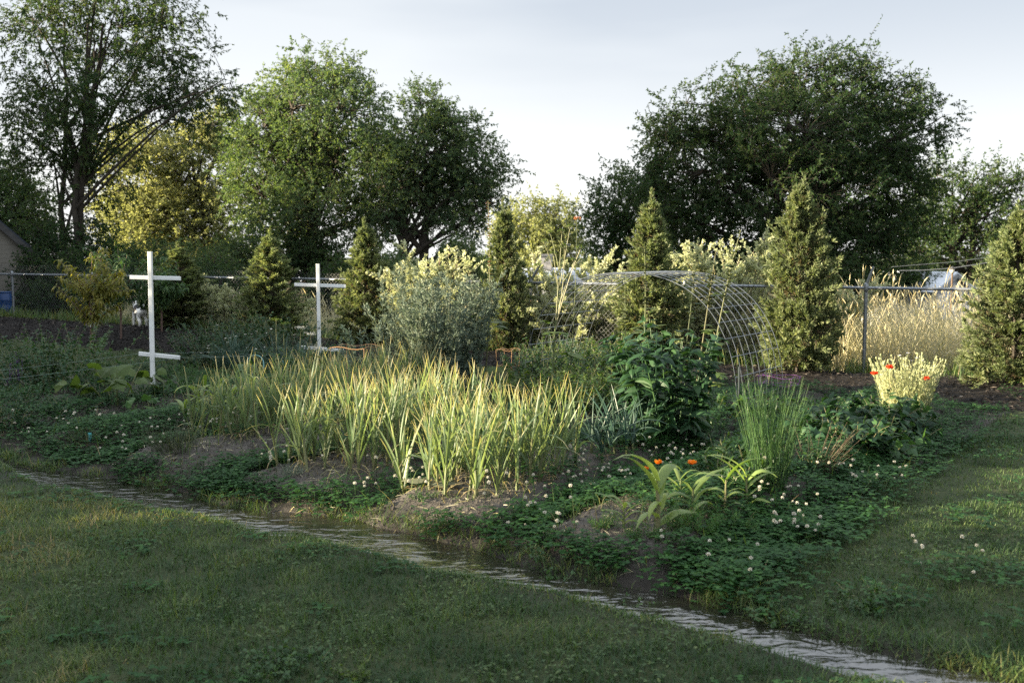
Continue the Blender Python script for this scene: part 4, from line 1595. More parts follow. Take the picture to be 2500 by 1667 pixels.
# ------------------------------------------------------------------ garlic
GV = []
for k in range(7):
    gs, gl = Geo(), Geo()
    hh = U(.50, .60)
    P = quad_path((0, 0, -.03), (U(-.03, .03), U(-.03, .03), hh * .5), 0, 5, .03)
    tubes(gs, P, (.011, .010, .009, .007, .005), 6, v=U(.2, .9, 1))
    nl = 11
    fr = np.linspace(.18, 1, nl)
    i_ = fr * 4
    pos = np.stack([np.interp(i_, range(5), P[:, c]) for c in range(3)], 1)
    pl = U(0, 3.14)
    az = pl + np.where(np.arange(nl) % 2, 0, math.pi) + rng.normal(0, .3, nl)
    tl_ = U(.10, .40, nl) * (1.15 - .6 * fr)
    d_ = np.stack((np.cos(az) * np.sin(tl_), np.sin(az) * np.sin(tl_), np.cos(tl_)), 1)
    ln = hh * U(.55, .85, nl) * (.8 + .25 * np.sin(fr * 3))
    vv_ = np.clip(rng.normal(.42, .2, nl), 0, .82)
    dr = U(.04, .4, nl)
    kink = U(0, 1, nl) < .16
    dr = np.where(kink, U(1.2, 2.3, nl), dr)
    blades(gl, pos, d_, ln, U(.011, .020, nl), dr, (.9, 1, .95, .85, .65, .4, .05), vv_, fold=.45, roll=rng.normal(0, .3, nl), twist=rng.normal(0, .6, nl))
    nd = 2                                     # withered lower leaves
    az = U(0, 6.28, nd)
    d_ = np.stack((np.cos(az) * .7, np.sin(az) * .7, U(.2, .7, nd)), 1)
    blades(gl, np.repeat(P[1][None], nd, 0), d_, U(.14, .26, nd), .011, U(1.4, 2.6, nd), (.8, 1, .8, .6, .4, .05), .97, fold=.3)
    GV.append((gs.mesh("garlic_stalk", MG_STALK), gl.mesh("garlic_leaves", MG_GARLIC, smooth=True)))
n_gar = 0
gv_roots = {}


def put_garlic(u, v, label):
    global n_gar
    k = int(rng.integers(7))
    x, y = xy(u, v)
    s_ = U(.85, 1.12)
    if k not in gv_roots:
        t = thing("garlic_plant", label, "garlic", gp(x, y, 0), U(0, 6.28), "garlic growing in rows", s_)
        for nm, me in zip(("stalk", "leaves"), GV[k]):
            o = bpy.data.objects.new(nm, me)
            COL.objects.link(o)
            o.parent = t
        gv_roots[k] = t
    else:
        copy_tree(gv_roots[k], gp(x, y, 0), U(0, 6.28), s_, label, "garlic growing in rows", (rng.normal(0, .07), rng.normal(0, .07)))
    n_gar += 1


for (b, v0, v1, offs, lb) in ((BEDS[3], 1.1, 3.6, (-.5, -.28, -.06, .16), "garlic plant with yellowing tips in the row nearest the corn seedlings on the left"),
                              (BEDS[4], .62, 2.55, (-.32, -.11, .11, .32), "garlic plant with yellowing tips in the middle garlic row"),
                              (BEDS[5], .62, 1.8, (-.42, -.2, .02, .22), "garlic plant with yellowing tips in the garlic row nearest the pale clover heads")):
    for o_ in offs:
        for v in np.arange(v0, v1, .105):
            if U(0, 1) < .93:
                put_garlic(b + o_ + rng.normal(0, .03), v + rng.normal(0, .03), lb)

# ------------------------------------------------------------------ silver wormwood bush
x, y = at(1070, 10.5), 10.5
gs, gl, P, D = plant_geo(76, 1.36, .32, .21, (.05, .012), 10, .1, shape="d", sdroop=.12, stem_r=.006, hvar=.34)
gl = Geo()
pos, T, f, pi = along(P, 34, .12, 1.0)        # short side shoots
sd_ = off_dir(T, U(.5, .95, len(pos)))
sd_[:, 2] += .25
P2, D2, _ = bend(pos, sd_, U(.06, .15, len(pos)) * (1.15 - .65 * f), .2, 3)
tubes(gs, P2, (.0018, .0014, .0012, .001), 3)
pos2, T2, f2, _ = along(P2, 11, .05, 1.05)
diamonds(gl, pos2, off_dir(T2, U(.35, .9, len(pos2))), U(.03, .058, len(pos2)), U(.008, .014, len(pos2)), np.clip(rng.normal(.45, .2, len(pos2)) + .3 * np.repeat(f, 11) - .12, 0, 1))
plant("wormwood_bush", "tall silver grey feathery bush in the middle of the garden", "bush", x, y, gs, gl, MG_GREY, MG_ARTEM)
for (px, d, top, lb) in ((880, 11.2, 805, "small silver grey shoot left of the big silver bush"), (940, 10.9, 720, "slim silver grey stem cluster at the left side of the silver bush")):
    X = at(px, d)
    hh = zt(top, d)
    gs, gl, P, D = plant_geo(6, hh, .1, .15, (.05, .012), 70, .15, shape="d", sdroop=.1, stem_r=.005)
    pos, T, f, pi = along(P, 60, .1, 1)
    diamonds(gl, pos, off_dir(T, U(.5, 1.1, len(pos))), U(.05, .09, len(pos)), U(.012, .02, len(pos)), np.clip(rng.normal(.5, .2, len(pos)), 0, 1))
    plant("wormwood_shoot", lb, "bush", X, d, gs, gl, MG_GREY, MG_ARTEM)

# ------------------------------------------------------------------ large leaved dark plant
x, y = G(1635, 1080)
gs, gl, P, D = plant_geo(34, 1.0, .27, .20, (.19, .085), 22, .10, ang=(.8, 1.5), droop=1.1, prof=HEART, stem_r=.007, sdroop=.25, fold=.3, hvar=.2, size_taper=.3, vmean=.45)
plant("sunchoke_clump", "dense clump of big dark pointed leaves right of the garlic", "plant", x, y, gs, gl, MG_DARK, MG_DARK)

# ------------------------------------------------------------------ corn
CV = []
for k in range(4):
    gs, gl = Geo(), Geo()
    hh = U(.20, .30)
    tubes(gs, np.array([(0, 0, -.02), (0, 0, hh * .5), (.01, 0, hh)]), (.011, .010, .006), 6)
    nl = 8
    fr = np.linspace(.15, 1, nl)
    az = U(0, 3) + np.where(np.arange(nl) % 2, 0, math.pi) + rng.normal(0, .45, nl)
    tl_ = U(.45, .8, nl) * (1.15 - .5 * fr)
    d_ = np.stack((np.cos(az) * np.sin(tl_), np.sin(az) * np.sin(tl_), np.cos(tl_)), 1)
    blades(gl, np.stack((0 * fr, 0 * fr, hh * fr), 1), d_, U(.20, .38, nl) * (.7 + .5 * fr), U(.035, .052, nl), U(1.1, 2.3, nl), (.5, .9, 1, .95, .8, .5, .05), fold=.35, wave=.006, roll=rng.normal(0, .2, nl))
    CV.append((gs.mesh("corn_stalk", MG_STALK), gl.mesh("corn_leaves", MG_CORN, smooth=True)))


def put_corn(px, py, s_, k, label, grp):
    x, y = G(px, py)
    t = thing("corn_plant", label, "corn", gp(x, y, 0), U(0, 6.28), grp, s_)
    for nm, me in zip(("stalk", "leaves"), CV[k % 4]):
        o = bpy.data.objects.new(nm, me)
        COL.objects.link(o)
        o.parent = t


for i, (px, py, s_, lb) in enumerate(((1607, 1298, 1.12, "tallest sunlit corn plant at the front of the right bed"), (1523, 1288, .62, "small corn plant left of the tallest front corn plant"),
                                      (1690, 1272, .80, "corn plant right behind the tallest front corn plant"), (1770, 1265, .78, "second corn plant right of the tallest front corn plant"),
                                      (1822, 1250, .78, "rightmost corn plant of the front bed beside the clover"), (1660, 1225, .7, "corn plant under the orange poppies"))):
    put_corn(px, py, s_, i, lb, "corn in the front right bed")
for i, (px, py, s_) in enumerate(((452, 1030, .75), (490, 1045, .9), (520, 1050, .8), (545, 1030, .95), (580, 1035, .9), (610, 1020, .95), (500, 1010, .85), (640, 1010, .9), (565, 1000, .85), (610, 985, .85))):
    put_corn(px, py, s_, i + 1, "glossy young corn plant in the patch left of the garlic", "young corn left of the garlic")

# ------------------------------------------------------------------ onions
OV = []
for k in range(3):
    gs, gl = Geo(), Geo()
    tubes(gs, np.array([(0, 0, -.03), (0, 0, .03), (0, 0, .09)]), (.012, .011, .009), 6)
    nl = 7
    az, tt_ = U(0, 6.28, nl), U(.05, .45, nl)
    d_ = np.stack((np.cos(az) * np.sin(tt_), np.sin(az) * np.sin(tt_), np.cos(tt_)), 1)
    P, D, s = bend(np.tile((0, 0, .07), (nl, 1)), d_, U(.3, .46, nl), np.where(U(0, 1, nl) < .3, U(1, 2, nl), U(.1, .6, nl)), 6)
    tubes(gl, P, np.array((.006, .0065, .0062, .0058, .005, .0035, .001)), 5)
    OV.append((gs.mesh("onion_neck", MG_STALK), gl.mesh("onion_leaves", MG_TEAL)))


def put_mesh_plant(name, label, cat, x, y, parts, meshes, grp=None, s_=1.0, rz=None):
    t = thing(name, label, cat, gp(x, y, 0), U(0, 6.28) if rz is None else rz, grp, s_)
    for nm, me in zip(parts, meshes):
        o = bpy.data.objects.new(nm, me)
        COL.objects.link(o)
        o.parent = t
    return t


for i in range(34):                           # two rows behind the young corn
    f_ = U(0, 1)
    px = 500 + 260 * f_ + rng.normal(0, 5)
    x, y = at(px, 12.6), 12.6 + (i % 2) * .45 + U(-.1, .1)
    put_mesh_plant("onion_plant", "bluish green onion in the thick rows left of the second white post", "onion", x, y, ("neck", "leaves"), OV[i % 3], "onions left of the second post", U(.85, 1.2))
for (px, py, s_) in ((1500, 1125, 1.15), (1470, 1130, .95), (1530, 1120, 1.05), (1490, 1150, .8), (1445, 1105, 1.0), (1545, 1145, .9), (1575, 1120, 1.0), (1465, 1090, .95), (1520, 1085, 1.0)):
    x, y = G(px, py)
    put_mesh_plant("onion_plant", "bluish onion on the bare mound between garlic and big dark leaves", "onion", x, y, ("neck", "leaves"), OV[int(s_ * 100) % 3], "onions right of the garlic", s_)

# ------------------------------------------------------------------ chive-like flowering clump and poppies
x, y = G(1880, 1190)
gs, gl, P, D = plant_geo(160, .74, .10, .13, (.12, .006), 4, .05, ang=(.15, .5), droop=.4, stem_r=.0022, sdroop=.2, hvar=.35, sides=3, prof=GRASS, fold=0)
plant("tall_stem_clump", "fan of thin upright green stems beside the leafy seedlings on the right", "plant", x, y, gs, gl, MG_MID, MG_MID)

x, y = G(2212, 1004)
gs, gl, P, D = plant_geo(230, .58, .19, .20, (.07, .014), 16, .05, ang=(.2, .8), droop=.3, stem_r=.0032, sdroop=.25, hvar=.35, sides=3, fold=0)
for c in P[::2, -1]:
    lathe(gs, ((.0, .0), (.006, .004), (.0085, .012), (.006, .022), (.0, .024)), 6, c=tuple(c))
plant("poppy_clump", "sunlit pale clump of upright stems with red flowers near the mulch", "flowers", x, y, gs, gl, MG_POPPY, MG_POPPY)


def petals(geo, c, r_, n, mat=0, cup=.5, wd=.9, ax=(0, 0, 1)):
    az = np.arange(n) * 2 * np.pi / n + U(0, 1)
    el = cup + rng.normal(0, .12, n)
    d_ = np.stack((np.cos(az) * np.cos(el), np.sin(az) * np.cos(el), np.sin(el)), 1)
    blades(geo, np.tile(c, (n, 1)), d_, r_ * U(.85, 1.1, n), r_ * wd, U(.1, .6, n), (.3, .9, 1.0, .7), mat=mat, fold=.2)


for i, (px, py, lb) in enumerate(((2147, 909, "leftmost"), (2184, 894, "topmost"), (2275, 922, "rightmost"))):
    d = y - .27 + .03 * i
    X, zz = at(px, d), zt(py, d)
    g = Geo()
    P = quad_path((x + (X - x) * .45, y, Hz(x, y)), (X, d, zz - .02), 0, 6, .05)
    t = thing("red_poppy", f"{lb} of the three red poppies on the sunlit clump", "flower", tuple(P[0]), 0, "red poppies")
    tubes(g, P - P[0], .0022, 4)
    g.obj("stem", MG_POPPY, t)
    g = Geo()
    petals(g, P[-1] - P[0], .042, 4, cup=.85, wd=1.25)
    petals(g, P[-1] - P[0] + (0, 0, .004), .036, 4, cup=1.15, wd=1.1)
    g.obj("petals", MP_RED, t)
for (px, py) in ((2172, 905), (2208, 868), (2229, 862), (2250, 874), (2263, 880), (2165, 915), (2240, 880), (2190, 880), (2225, 893), (2266, 903)):
    d = y + U(-.1, .12)
    X, zz = at(px, d), zt(py, d)
    g = Geo()
    P = quad_path((x + (X - x) * .5, y, Hz(x, y)), (X, d, zz), 0, 5, .05)
    t = thing("cornflower", "small pale lilac flower on a thin stem among the sunlit poppy stems", "flower", tuple(P[0]), 0, "pale lilac flowers in the poppy clump")
    tubes(g, P - P[0], .0015, 3)
    g.obj("stem", MG_POPPY, t)
    g = Geo()
    petals(g, P[-1] - P[0], .02, 8, cup=.4, wd=.5)
    g.obj("petals", leaf_mat("lilac_petal", ((0, (.5, .5, .7)), (1, (.75, .74, .85))), .3) if "lilac_petal" not in bpy.data.materials else bpy.data.materials["lilac_petal"], t)


# small orange poppies
def orange_poppy(px, py, d, label, grp, r_=.034, cup=1.0):
    X, zz = at(px, d), zt(py, d)
    bx = X + U(-.04, .04)
    g = Geo()
    P = quad_path((bx, d + U(-.03, .03), Hz(bx, d)), (X, d, zz), .02, 6, .06)
    t = thing("orange_poppy", label, "flower", tuple(P[0]), 0, grp)
    tubes(g, P - P[0], .002, 4)
    n = 14
    pos, T, f, pi = along(P[None] - P[0], n, .02, .6)
    blades(g, pos, off_dir(T, U(.4, .9, n)), U(.05, .09, n), .007, .5, LANCE)
    g.obj("stem", MG_GREY, t)
    g = Geo()
    petals(g, P[-1] - P[0], r_, 4, cup=cup, wd=1.2)
    petals(g, P[-1] - P[0], r_ * .9, 3, cup=cup + .2, wd=1.1)
    g.obj("petals", MP_ORANGE, t)


for (px, py, lb, r_) in ((1585, 1146, "small orange poppy left of the taller pair above the front corn", .026), (1615, 1132, "orange poppy straight above the tallest front corn plant", .036), (1700, 1133, "large orange poppy above and right of the front corn", .038)):
    orange_poppy(px, py, 6.55, lb, "orange poppies above the corn", r_)
for (px, py, d) in ((1990, 1001, 9.0), (2005, 1024, 8.7), (2034, 1044, 8.4), (2014, 1052, 8.3), (1984, 1049, 8.4), (2025, 1060, 8.25)):
    orange_poppy(px, py, d, "tiny orange flower in front of the bean leaves on the right", "tiny orange flowers by the beans", .022, .8)
for (px, py, d, lb) in ((262, 1047, 9.95, "orange squash blossom low on the left under the big squash leaves"), (560, 1094, 8.75, "orange wilted blossom at the foot of the left garlic row")):
    orange_poppy(px, py, d, lb, None, .03, .9)
for (px, py) in ((335, 992), (345, 988), (356, 990)):
    orange_poppy(px, py, 10.5, "small orange bloom among the squash leaves on the left", "small blooms among the squash leaves", .02, .9)
X = at(2093, 11.3)
g = Geo()
t = thing("pink_flower", "single small pink flower standing before the dark mulch on the right", "flower", gp(X, 11.3))
tubes(g, np.array([(0, 0, 0), (.01, 0, .1), (0, 0, zt(972, 11.3) - Hz(X, 11.3))]), .002, 4)
g.obj("stem", MG_MID, t)
g = Geo()
petals(g, np.array((0, 0, zt(972, 11.3) - Hz(X, 11.3))), .026, 6, cup=.9)
g.obj("petals", MP_PINK, t)


# ------------------------------------------------------------------ hollyhocks and other tall stems in the middle
def tall_stem(name, label, px0, py0, px1, top, d, leafmat, big, buds=None, leaf=.16, nleaf=12, stem_r=.010, cat="tall plant", lo=.12, budsz=.03, nb=26, grp=None):
    x0, x1 = at(px0, d), at(px1, d)
    z0 = Hz(x0, d)
    P = quad_path((0, 0, -.03), (x1 - x0, U(-.1, .1), zt(top, d) - z0), 0, 12, .03)
    t = thing(name, label, cat, (x0, d, z0), 0, grp)
    g = Geo()
    tubes(g, P, np.linspace(1, .35, 12) * stem_r, 6)
    gl = Geo()
    pos, T, f, pi = along(P[None], nleaf, lo, .8)
    st = off_dir(T, U(.8, 1.2, nleaf))
    sz = np.where(f < .5, 1.0, .5) * U(.7, 1.2, nleaf) * leaf
    PS, DS, _ = bend(pos, st, sz * .8, .4, 3)
    tubes(g, PS, (.004, .003, .003, .002), 4)
    for k in range(5):                         # rounded lobed blades: five segments fanned at the stalk end
        dd = DS[:, -1]
        sd = nrm(np.cross(dd, (0, 0, 1.0)))
        an = (k - 2) * .62
        blades(gl, PS[:, -1], dd * math.cos(an) + sd * math.sin(an), sz * (.75 if abs(k - 2) == 2 else .95), sz * .62, U(.2, .9, nleaf), (.35, .9, 1.0, .75, .3), fold=.15)
    g.obj("stem", MG_STALK, t)
    gl.obj("leaves", leafmat, t)
    if buds:
        gb = Geo()
        pos, T, f, pi = along(P[None], nb, .62, 1.0)
        for p_, f_ in zip(pos, f):
            r_ = budsz * (1.25 - f_) * 2.2 * U(.6, 1.1) + .004
            q = p_ + rng.normal(0, .012, 3)
            petals(gb, q, r_, 5, cup=U(.2, 1.1), wd=.9)
        tubes(gb, np.array([p_ - T[0] * .002, q]), .0015, 3)
        gb.obj("buds", buds, t)
    return t, P


tall_stem("hollyhock", "leaning hollyhock stem with woolly tip, tallest of the leaning ones", 1735, 905, 1806, 562, 9.9, MG_LIGHT, 1, MG_GREY, .13, 11, .011, nb=40)
tall_stem("hollyhock", "hollyhock stem just left of the tallest leaning one", 1700, 905, 1750, 612, 10.1, MG_LIGHT, 1, MG_GREY, .12, 10, .010, nb=34)
tall_stem("hollyhock", "leaning hollyhock stem in front of the sapling behind the arch", 1660, 900, 1706, 622, 10.3, MG_MID, 1, MG_GREY, .11, 9, .009, nb=30)
tall_stem("hollyhock", "upright thick hollyhock stem before the narrow arborvitae", 1567, 860, 1574, 600, 10.2, MG_LIGHT, 1, MG_GREY, .14, 13, .012, nb=36)
tall_stem("hollyhock", "thin hollyhock stem left of the thick upright one", 1527, 890, 1527, 690, 10.4, MG_LIGHT, 1, MG_GREY, .12, 10, .008, nb=18)
tall_stem("hollyhock", "tallest hollyhock with pinkish buds before the thin arborvitae", 1180, 940, 1192, 492, 10.9, MG_LIGHT, 1, leaf_mat("pinkish_bud", ((0, (.12, .15, .07)), (.5, (.22, .17, .10)), (1, (.38, .12, .13))), .4), .13, 14, .010, lo=.3, budsz=.018, nb=34)
# tall lovage with umbels
d = 10.2
t, P = tall_stem("lovage_plant", "tall stem with greenish flower umbels and two ragged big leaves left of centre arch", 1344, 960, 1372, 640, d, MG_LIGHT, 1, None, .2, 6, .012, lo=.25)
gs, gu = Geo(), Geo()
for (px, py, s_) in ((1330, 585, .05), (1372, 560, .05), (1390, 548, .045), (1352, 612, .04), (1402, 628, .042), (1416, 598, .045), (1378, 596, .05), (1312, 640, .035), (1425, 612, .04), (1345, 560, .04)):
    e = np.array((at(px, d) - at(1344, d), U(-.08, .08), zt(py, d) - Hz(at(1344, d), d)))
    a = P[rng.integers(6, 11)]
    Q = quad_path(a, e - (0, 0, .05), .03, 6, .03)
    tubes(gs, Q, np.linspace(.005, .0025, 6), 4)
    n = 16
    az = U(0, 6.28, n)
    el = U(.5, 1.4, n)
    rd = np.stack((np.cos(az) * np.cos(el), np.sin(az) * np.cos(el), np.sin(el)), 1)
    R_ = Q[-1] + rd * s_
    tubes(gs, np.stack((np.tile(Q[-1], (n, 1)), R_), 1), .0012, 3)
    for p_ in R_:
        q = nrm(rng.normal(size=(7, 3)) + (0, 0, .6))
        diamonds(gu, np.tile(p_, (7, 1)), q, .012, .007)
gs.obj("umbel_stalks", MG_STALK, t)
gu.obj("umbels", MG_LIGHT, t)
X = at(1408, 10.4)
tt, P = tall_stem("red_umbel_plant", "thin tall stem with a single reddish flower head against the sky", 1385, 960, 1409, 532, 10.4, MG_MID, 1, None, .08, 4, .006, lo=.2)
g = Geo()
for k in range(10):
    q = P[-1] + rng.normal(0, .022, 3) * (1, 1, .4)
    diamonds(g, np.tile(q, (6, 1)), nrm(rng.normal(size=(6, 3))), .02, .012)
g.obj("flower_head", leaf_mat("reddish_umbel", ((0, (.35, .14, .10)), (1, (.5, .25, .17))), .4), tt)


# ------------------------------------------------------------------ bushy plants: each kind is built a few times, every plant is its own object
def kind_meshes(nm, n, fn):
    out_ = []
    for k in range(n):
        gs, gl = fn()[:2]
        out_.append((gs.mesh(nm + "_stems", MG_STALK), gl))
    return out_


K_TOM = [plant_geo(20, .62, .18, .5, (.08, .034), 30, .1, ang=(.6, 1.3), droop=.9, stem_r=.005, sdroop=.35, hvar=.35, prof=OVAL) for k in range(3)]
K_BEAN = [plant_geo(12, .38, .16, .6, (.13, .095), 10, .2, ang=(.8, 1.5), droop=.8, stem_r=.004, sdroop=.5, hvar=.3, prof=HEART, fold=.2) for k in range(3)]
K_BERRY = [plant_geo(26, .95, .32, .42, (.075, .045), 34, .08, ang=(.6, 1.4), droop=.8, stem_r=.005, sdroop=.45, hvar=.35, prof=OVAL) for k in range(3)]
K_SEED = [plant_geo(5, .24, .05, .35, (.13, .035), 11, .1, ang=(.7, 1.15), droop=.8, stem_r=.005, sdroop=.2, hvar=.3, prof=LANCE) for k in range(3)]
K_SQ = [plant_geo(11, .48, .22, .75, (.20, .17), 3, .55, ang=(.8, 1.3), droop=1.0, stem_r=.007, sdroop=.5, hvar=.4, prof=HEART, fold=.25, size_taper=.1, wave=.01) for k in range(2)]
K_FERN = [plant_geo(14, .20, .05, .7, (.05, .006), 46, .1, shape="d", droop=.1, stem_r=.002, sdroop=.7, hvar=.4) for k in range(3)]
K_LOW = [plant_geo(12, .20, .16, .8, (.06, .035), 14, .1, ang=(.6, 1.3), droop=.7, stem_r=.003, sdroop=.6, hvar=.4, prof=OVAL) for k in range(3)]
MESH_CACHE = {}


def put(kind, kname, k, x, y, label, cat, ml, group=None, s_=1.0, name=None, hs=None):
    key = (kname, k, ml.name)
    if key not in MESH_CACHE:
        gs, gl = kind[k][:2]
        MESH_CACHE[key] = (gs.mesh(kname + "_stems", MG_STALK), gl.mesh(kname + "_leaves", ml))
    t = thing(name or kname, label, cat, gp(x, y, 0), U(0, 6.28), group, (s_, s_, s_ * (hs or 1)))
    for nm, me in zip(("stems", "leaves"), MESH_CACHE[key]):
        o = bpy.data.objects.new(nm, me)
        COL.objects.link(o)
        o.parent = t
    return t


# brambles along the wires between the posts
for i, (px, d, s_) in enumerate(((455, 14.4, .9), (500, 13.9, .95), (545, 14.6, 1.0), (590, 14.1, 1.0), (640, 14.7, 1.0), (690, 14.2, .98), (735, 14.9, .95), (610, 15.4, .9), (520, 15.2, .9))):
    put(K_BERRY, "bramble", i % 3, at(px, d), d, "dark leafy bramble in the hedge between the two white posts", "bramble", MG_DARK, "brambles between the posts", s_ * .92)
for i in range(26):                            # their white blossoms
    px, py, d = U(430, 770), U(790, 868), U(13.3, 13.8)
    g = Geo()
    t = thing("bramble_blossom", "tiny white blossom on the dark brambles between the posts", "blossom", (at(px, d), d, zt(py, d)), 0, "white blossoms on the brambles")
    petals(g, np.zeros(3), .02, 5, cup=.4)
    g.obj("petals", MP_WHITE, t)
    g = Geo()
    tubes(g, np.array([(0, 0, -.09), (.004, 0, -.04), (0, 0, 0)]), .0016, 3)
    g.obj("stem", MG_STALK, t)
# raspberry bush on the far left and companions
for i, (px, d, s_, lb) in enumerate(((120, 11.7, 1.05, "tallest leafy bush on the left, in front of the young peach trees"), (60, 11.5, .92, "leafy bush at the left edge below the wires"), (180, 11.4, .82, "leafy bush left of the squash leaves"),
                                     (20, 12.4, .7, "dark leafy bush in the left edge corner behind the others"), (105, 10.9, .75, "low leafy bush left of the squash in front of the tallest one"))):
    put(K_BERRY, "raspberry_bush", i % 3, at(px, d), d, lb, "bush", MG_MID if i in (0, 2) else MG_DARK, "leafy bushes at the left", s_)
for i, (px, py) in enumerate(((215, 962), (255, 945), (300, 950), (340, 942), (385, 950), (415, 965), (235, 985), (370, 975), (330, 925), (280, 930), (400, 930), (160, 1010), (60, 1010), (110, 1030), (20, 1040))):
    x, y = G(px, py)
    put(K_LOW if i % 2 else K_TOM, "potato_plant" if i % 2 else "tomato_plant", i % 3, x, y, "low dark leafy plant in the shaded bed below the first white post", "vegetable", MG_DARK, "dark vegetables on the left", U(.75, 1.0) * (1.25 if i % 2 else .62))
# squash with large leaves
for i, (px, py, s_, lb) in enumerate(((290, 1015, 1.0, "squash plant with large leaves on the left, behind the orange blossom"), (380, 1035, .62, "smaller squash plant right of the large one on the left"), (455, 970, .6, "squash leaves at the left of the young corn"),
                                      (640, 945, .7, "squash leaves behind the young corn"))):
    x, y = G(px, py)
    put(K_SQ, "squash_plant", i % 2, x, y, lb, "squash", MG_MID if i else MG_LIGHT, "squash plants", s_)
# feathery fennel ball
x, y = G(452, 958)
gs, gl = plant_geo(60, .40, .07, 1.25, (.06, .0045), 46, .15, shape="d", droop=0, stem_r=.0022, sdroop=.2, hvar=.15, ang=(.3, .9))[:2]
plant("fennel_plant", "round feathery bright green fennel at the foot of the first white post", "herb", x, y, gs, gl, MG_FERN, MG_FERN)
# lavender and small grey herbs
for (px, py, s_, lb, mt) in ((425, 1132, 1.0, "rounded lavender bush on the near mound left of the garlic", MG_GREY), (205, 1108, .55, "small dim lavender tuft near the turquoise tag", MG_GREY), (712, 1172, .42, "small silvery tuft on top of the second mound", MG_ARTEM)):
    x, y = G(px, py)
    gs, gl = plant_geo(150, .27, .11, .75, (.035, .005), 9, .15, shape="d", droop=0, stem_r=.0016, sdroop=.25, hvar=.25, sides=3, ang=(.2, .6))[:2]
    plant("lavender_bush", lb, "herb", x, y, gs, gl, mt, mt, scale=s_)
x, y = G(221, 1108)
g = Geo()
box(g, (-.014, -.002, -.03), (.014, .002, .045))
tag(g.obj("plant_label", plain_mat("turquoise_plastic", (.10, .42, .46), .4), loc=gp(x, y, .03)), "tiny turquoise plant label stuck in the soil at the left", "label")
for i in range(9):
    px, py = U(0, 40), U(885, 960)
    d = U(10.6, 11.2)
    X = at(px, d)
    g = Geo()
    h_ = zt(py - 30, d) - Hz(X, d)
    t = thing("purple_salvia", "dim purple flower spike at the left edge", "flower", gp(X, d), 0, "purple spikes at the left edge")
    P = quad_path((0, 0, 0), (U(-.05, .05), 0, h_), 0, 6, .03)
    tubes(g, P, .002, 3)
    g.obj("stem", MG_DARK, t)
    g = Geo()
    pos, T, f, pi = along(P[None], 40, .5, 1)
    diamonds(g, pos, off_dir(T, .9), .016, .010)
    g.obj("petals", MP_PURPLE, t)
# carrots and ferny plants at the front right bed
for i, (px, py, s_) in enumerate(((1690, 1300, 1.05), (1720, 1312, .95), (1770, 1290, .9), (1800, 1300, .85), (1568, 1310, .75), (1470, 1320, .7), (1655, 1290, .7), (1640, 1240, .9), (1600, 1215, .9))):
    x, y = G(px, py)
    put(K_FERN, "carrot_plant", i % 3, x, y, "feathery green carrot top among the corn of the front right bed", "carrot", MG_FERN, "feathery carrots among the corn", s_)
# leafy seedlings in front of the stem clump
for i, (px, py, s_) in enumerate(((1745, 1175, 1.1), (1785, 1160, 1.15), (1760, 1130, 1.1), (1800, 1200, 1.05), (1830, 1165, 1.1), (1840, 1205, .95), (1790, 1115, 1.05), (1735, 1120, 1.0), (1820, 1095, 1.0), (1770, 1210, .9), (1855, 1130, .9), (1975, 1160, .7), (1590, 1120, .9))):
    x, y = G(px, py)
    put(K_SEED, "zinnia_seedling", i % 3, x, y, "leafy green seedling left of the tall thin stems", "seedling", MG_MID, "leafy seedlings on the right", s_)
# beans on the right
for i, (px, py, s_) in enumerate(((2010, 1080, .9), (2050, 1095, .95), (2095, 1105, 1.0), (2140, 1120, 1.0), (2180, 1105, .95), (2205, 1075, .95), (2170, 1060, 1.0), (2120, 1060, 1.05), (2075, 1055, 1.0), (2030, 1050, .9), (2150, 1030, .95), (2195, 1035, .85), (2225, 1055, .8), (2090, 1030, .9), (1985, 1045, .8))):
    x, y = G(px, py)
    put(K_BEAN, "bean_plant", i % 3, x, y, "broad leaved dark bean plant in the patch in front of the red poppies", "bean", MG_DARK if i % 3 else MG_MID, "bean plants on the right", s_ * (1.0 if py > 1058 else .75))
x, y = G(1985, 1150)
gs, gl = plant_geo(36, .42, .10, .7, (.04, .006), 8, .2, shape="d", droop=0, stem_r=.0018, sdroop=.3, hvar=.35, sides=3)[:2]
plant("catmint_clump", "thin reddish stemmed clump in front of the bean patch", "herb", x, y, gs, gl, MB_TWIG, MG_GREY)
# mixed greens in the middle, between silver bush and big dark leaves
for i, (px, py, s_) in enumerate(((1290, 985, .9), (1330, 960, 1.0), (1375, 975, .95), (1420, 955, 1.0), (1460, 985, .95), (1500, 960, 1.0), (1340, 1010, .8), (1405, 1015, .85), (1460, 1035, .8), (1275, 945, .9), (1385, 925, .95), (1440, 920, .9), (1490, 925, .95), (1320, 925, .8), (1255, 1000, .75), (1530, 1000, .9))):
    x, y = G(px, py)
    put(K_TOM, "tomato_plant", i % 3, x, y, "bushy green tomato plant in the middle bed behind the garlic", "tomato", MG_MID if i % 2 else MG_LIGHT, "tomato plants behind the garlic", s_ * 1.0)
for i, (px, py, s_) in enumerate(((1700, 1030, 1.0), (1740, 1010, 1.0), (1780, 1020, .9), (1690, 1060, .9), (1820, 1010, 1.0), (1860, 1030, .9), (1900, 1010, .9), (1950, 1015, .9), (1730, 1050, .8), (1680, 990, .8), (1925, 1040, .9), (2010, 1005, .8))):
    x, y = G(px, py)
    put(K_BEAN if i % 2 else K_LOW, "chard_plant" if i % 2 else "strawberry_plant", i % 3, x, y, "low green plant between the arch foot and the bean patch", "vegetable", MG_MID, "low greens by the arch", s_ * .75)
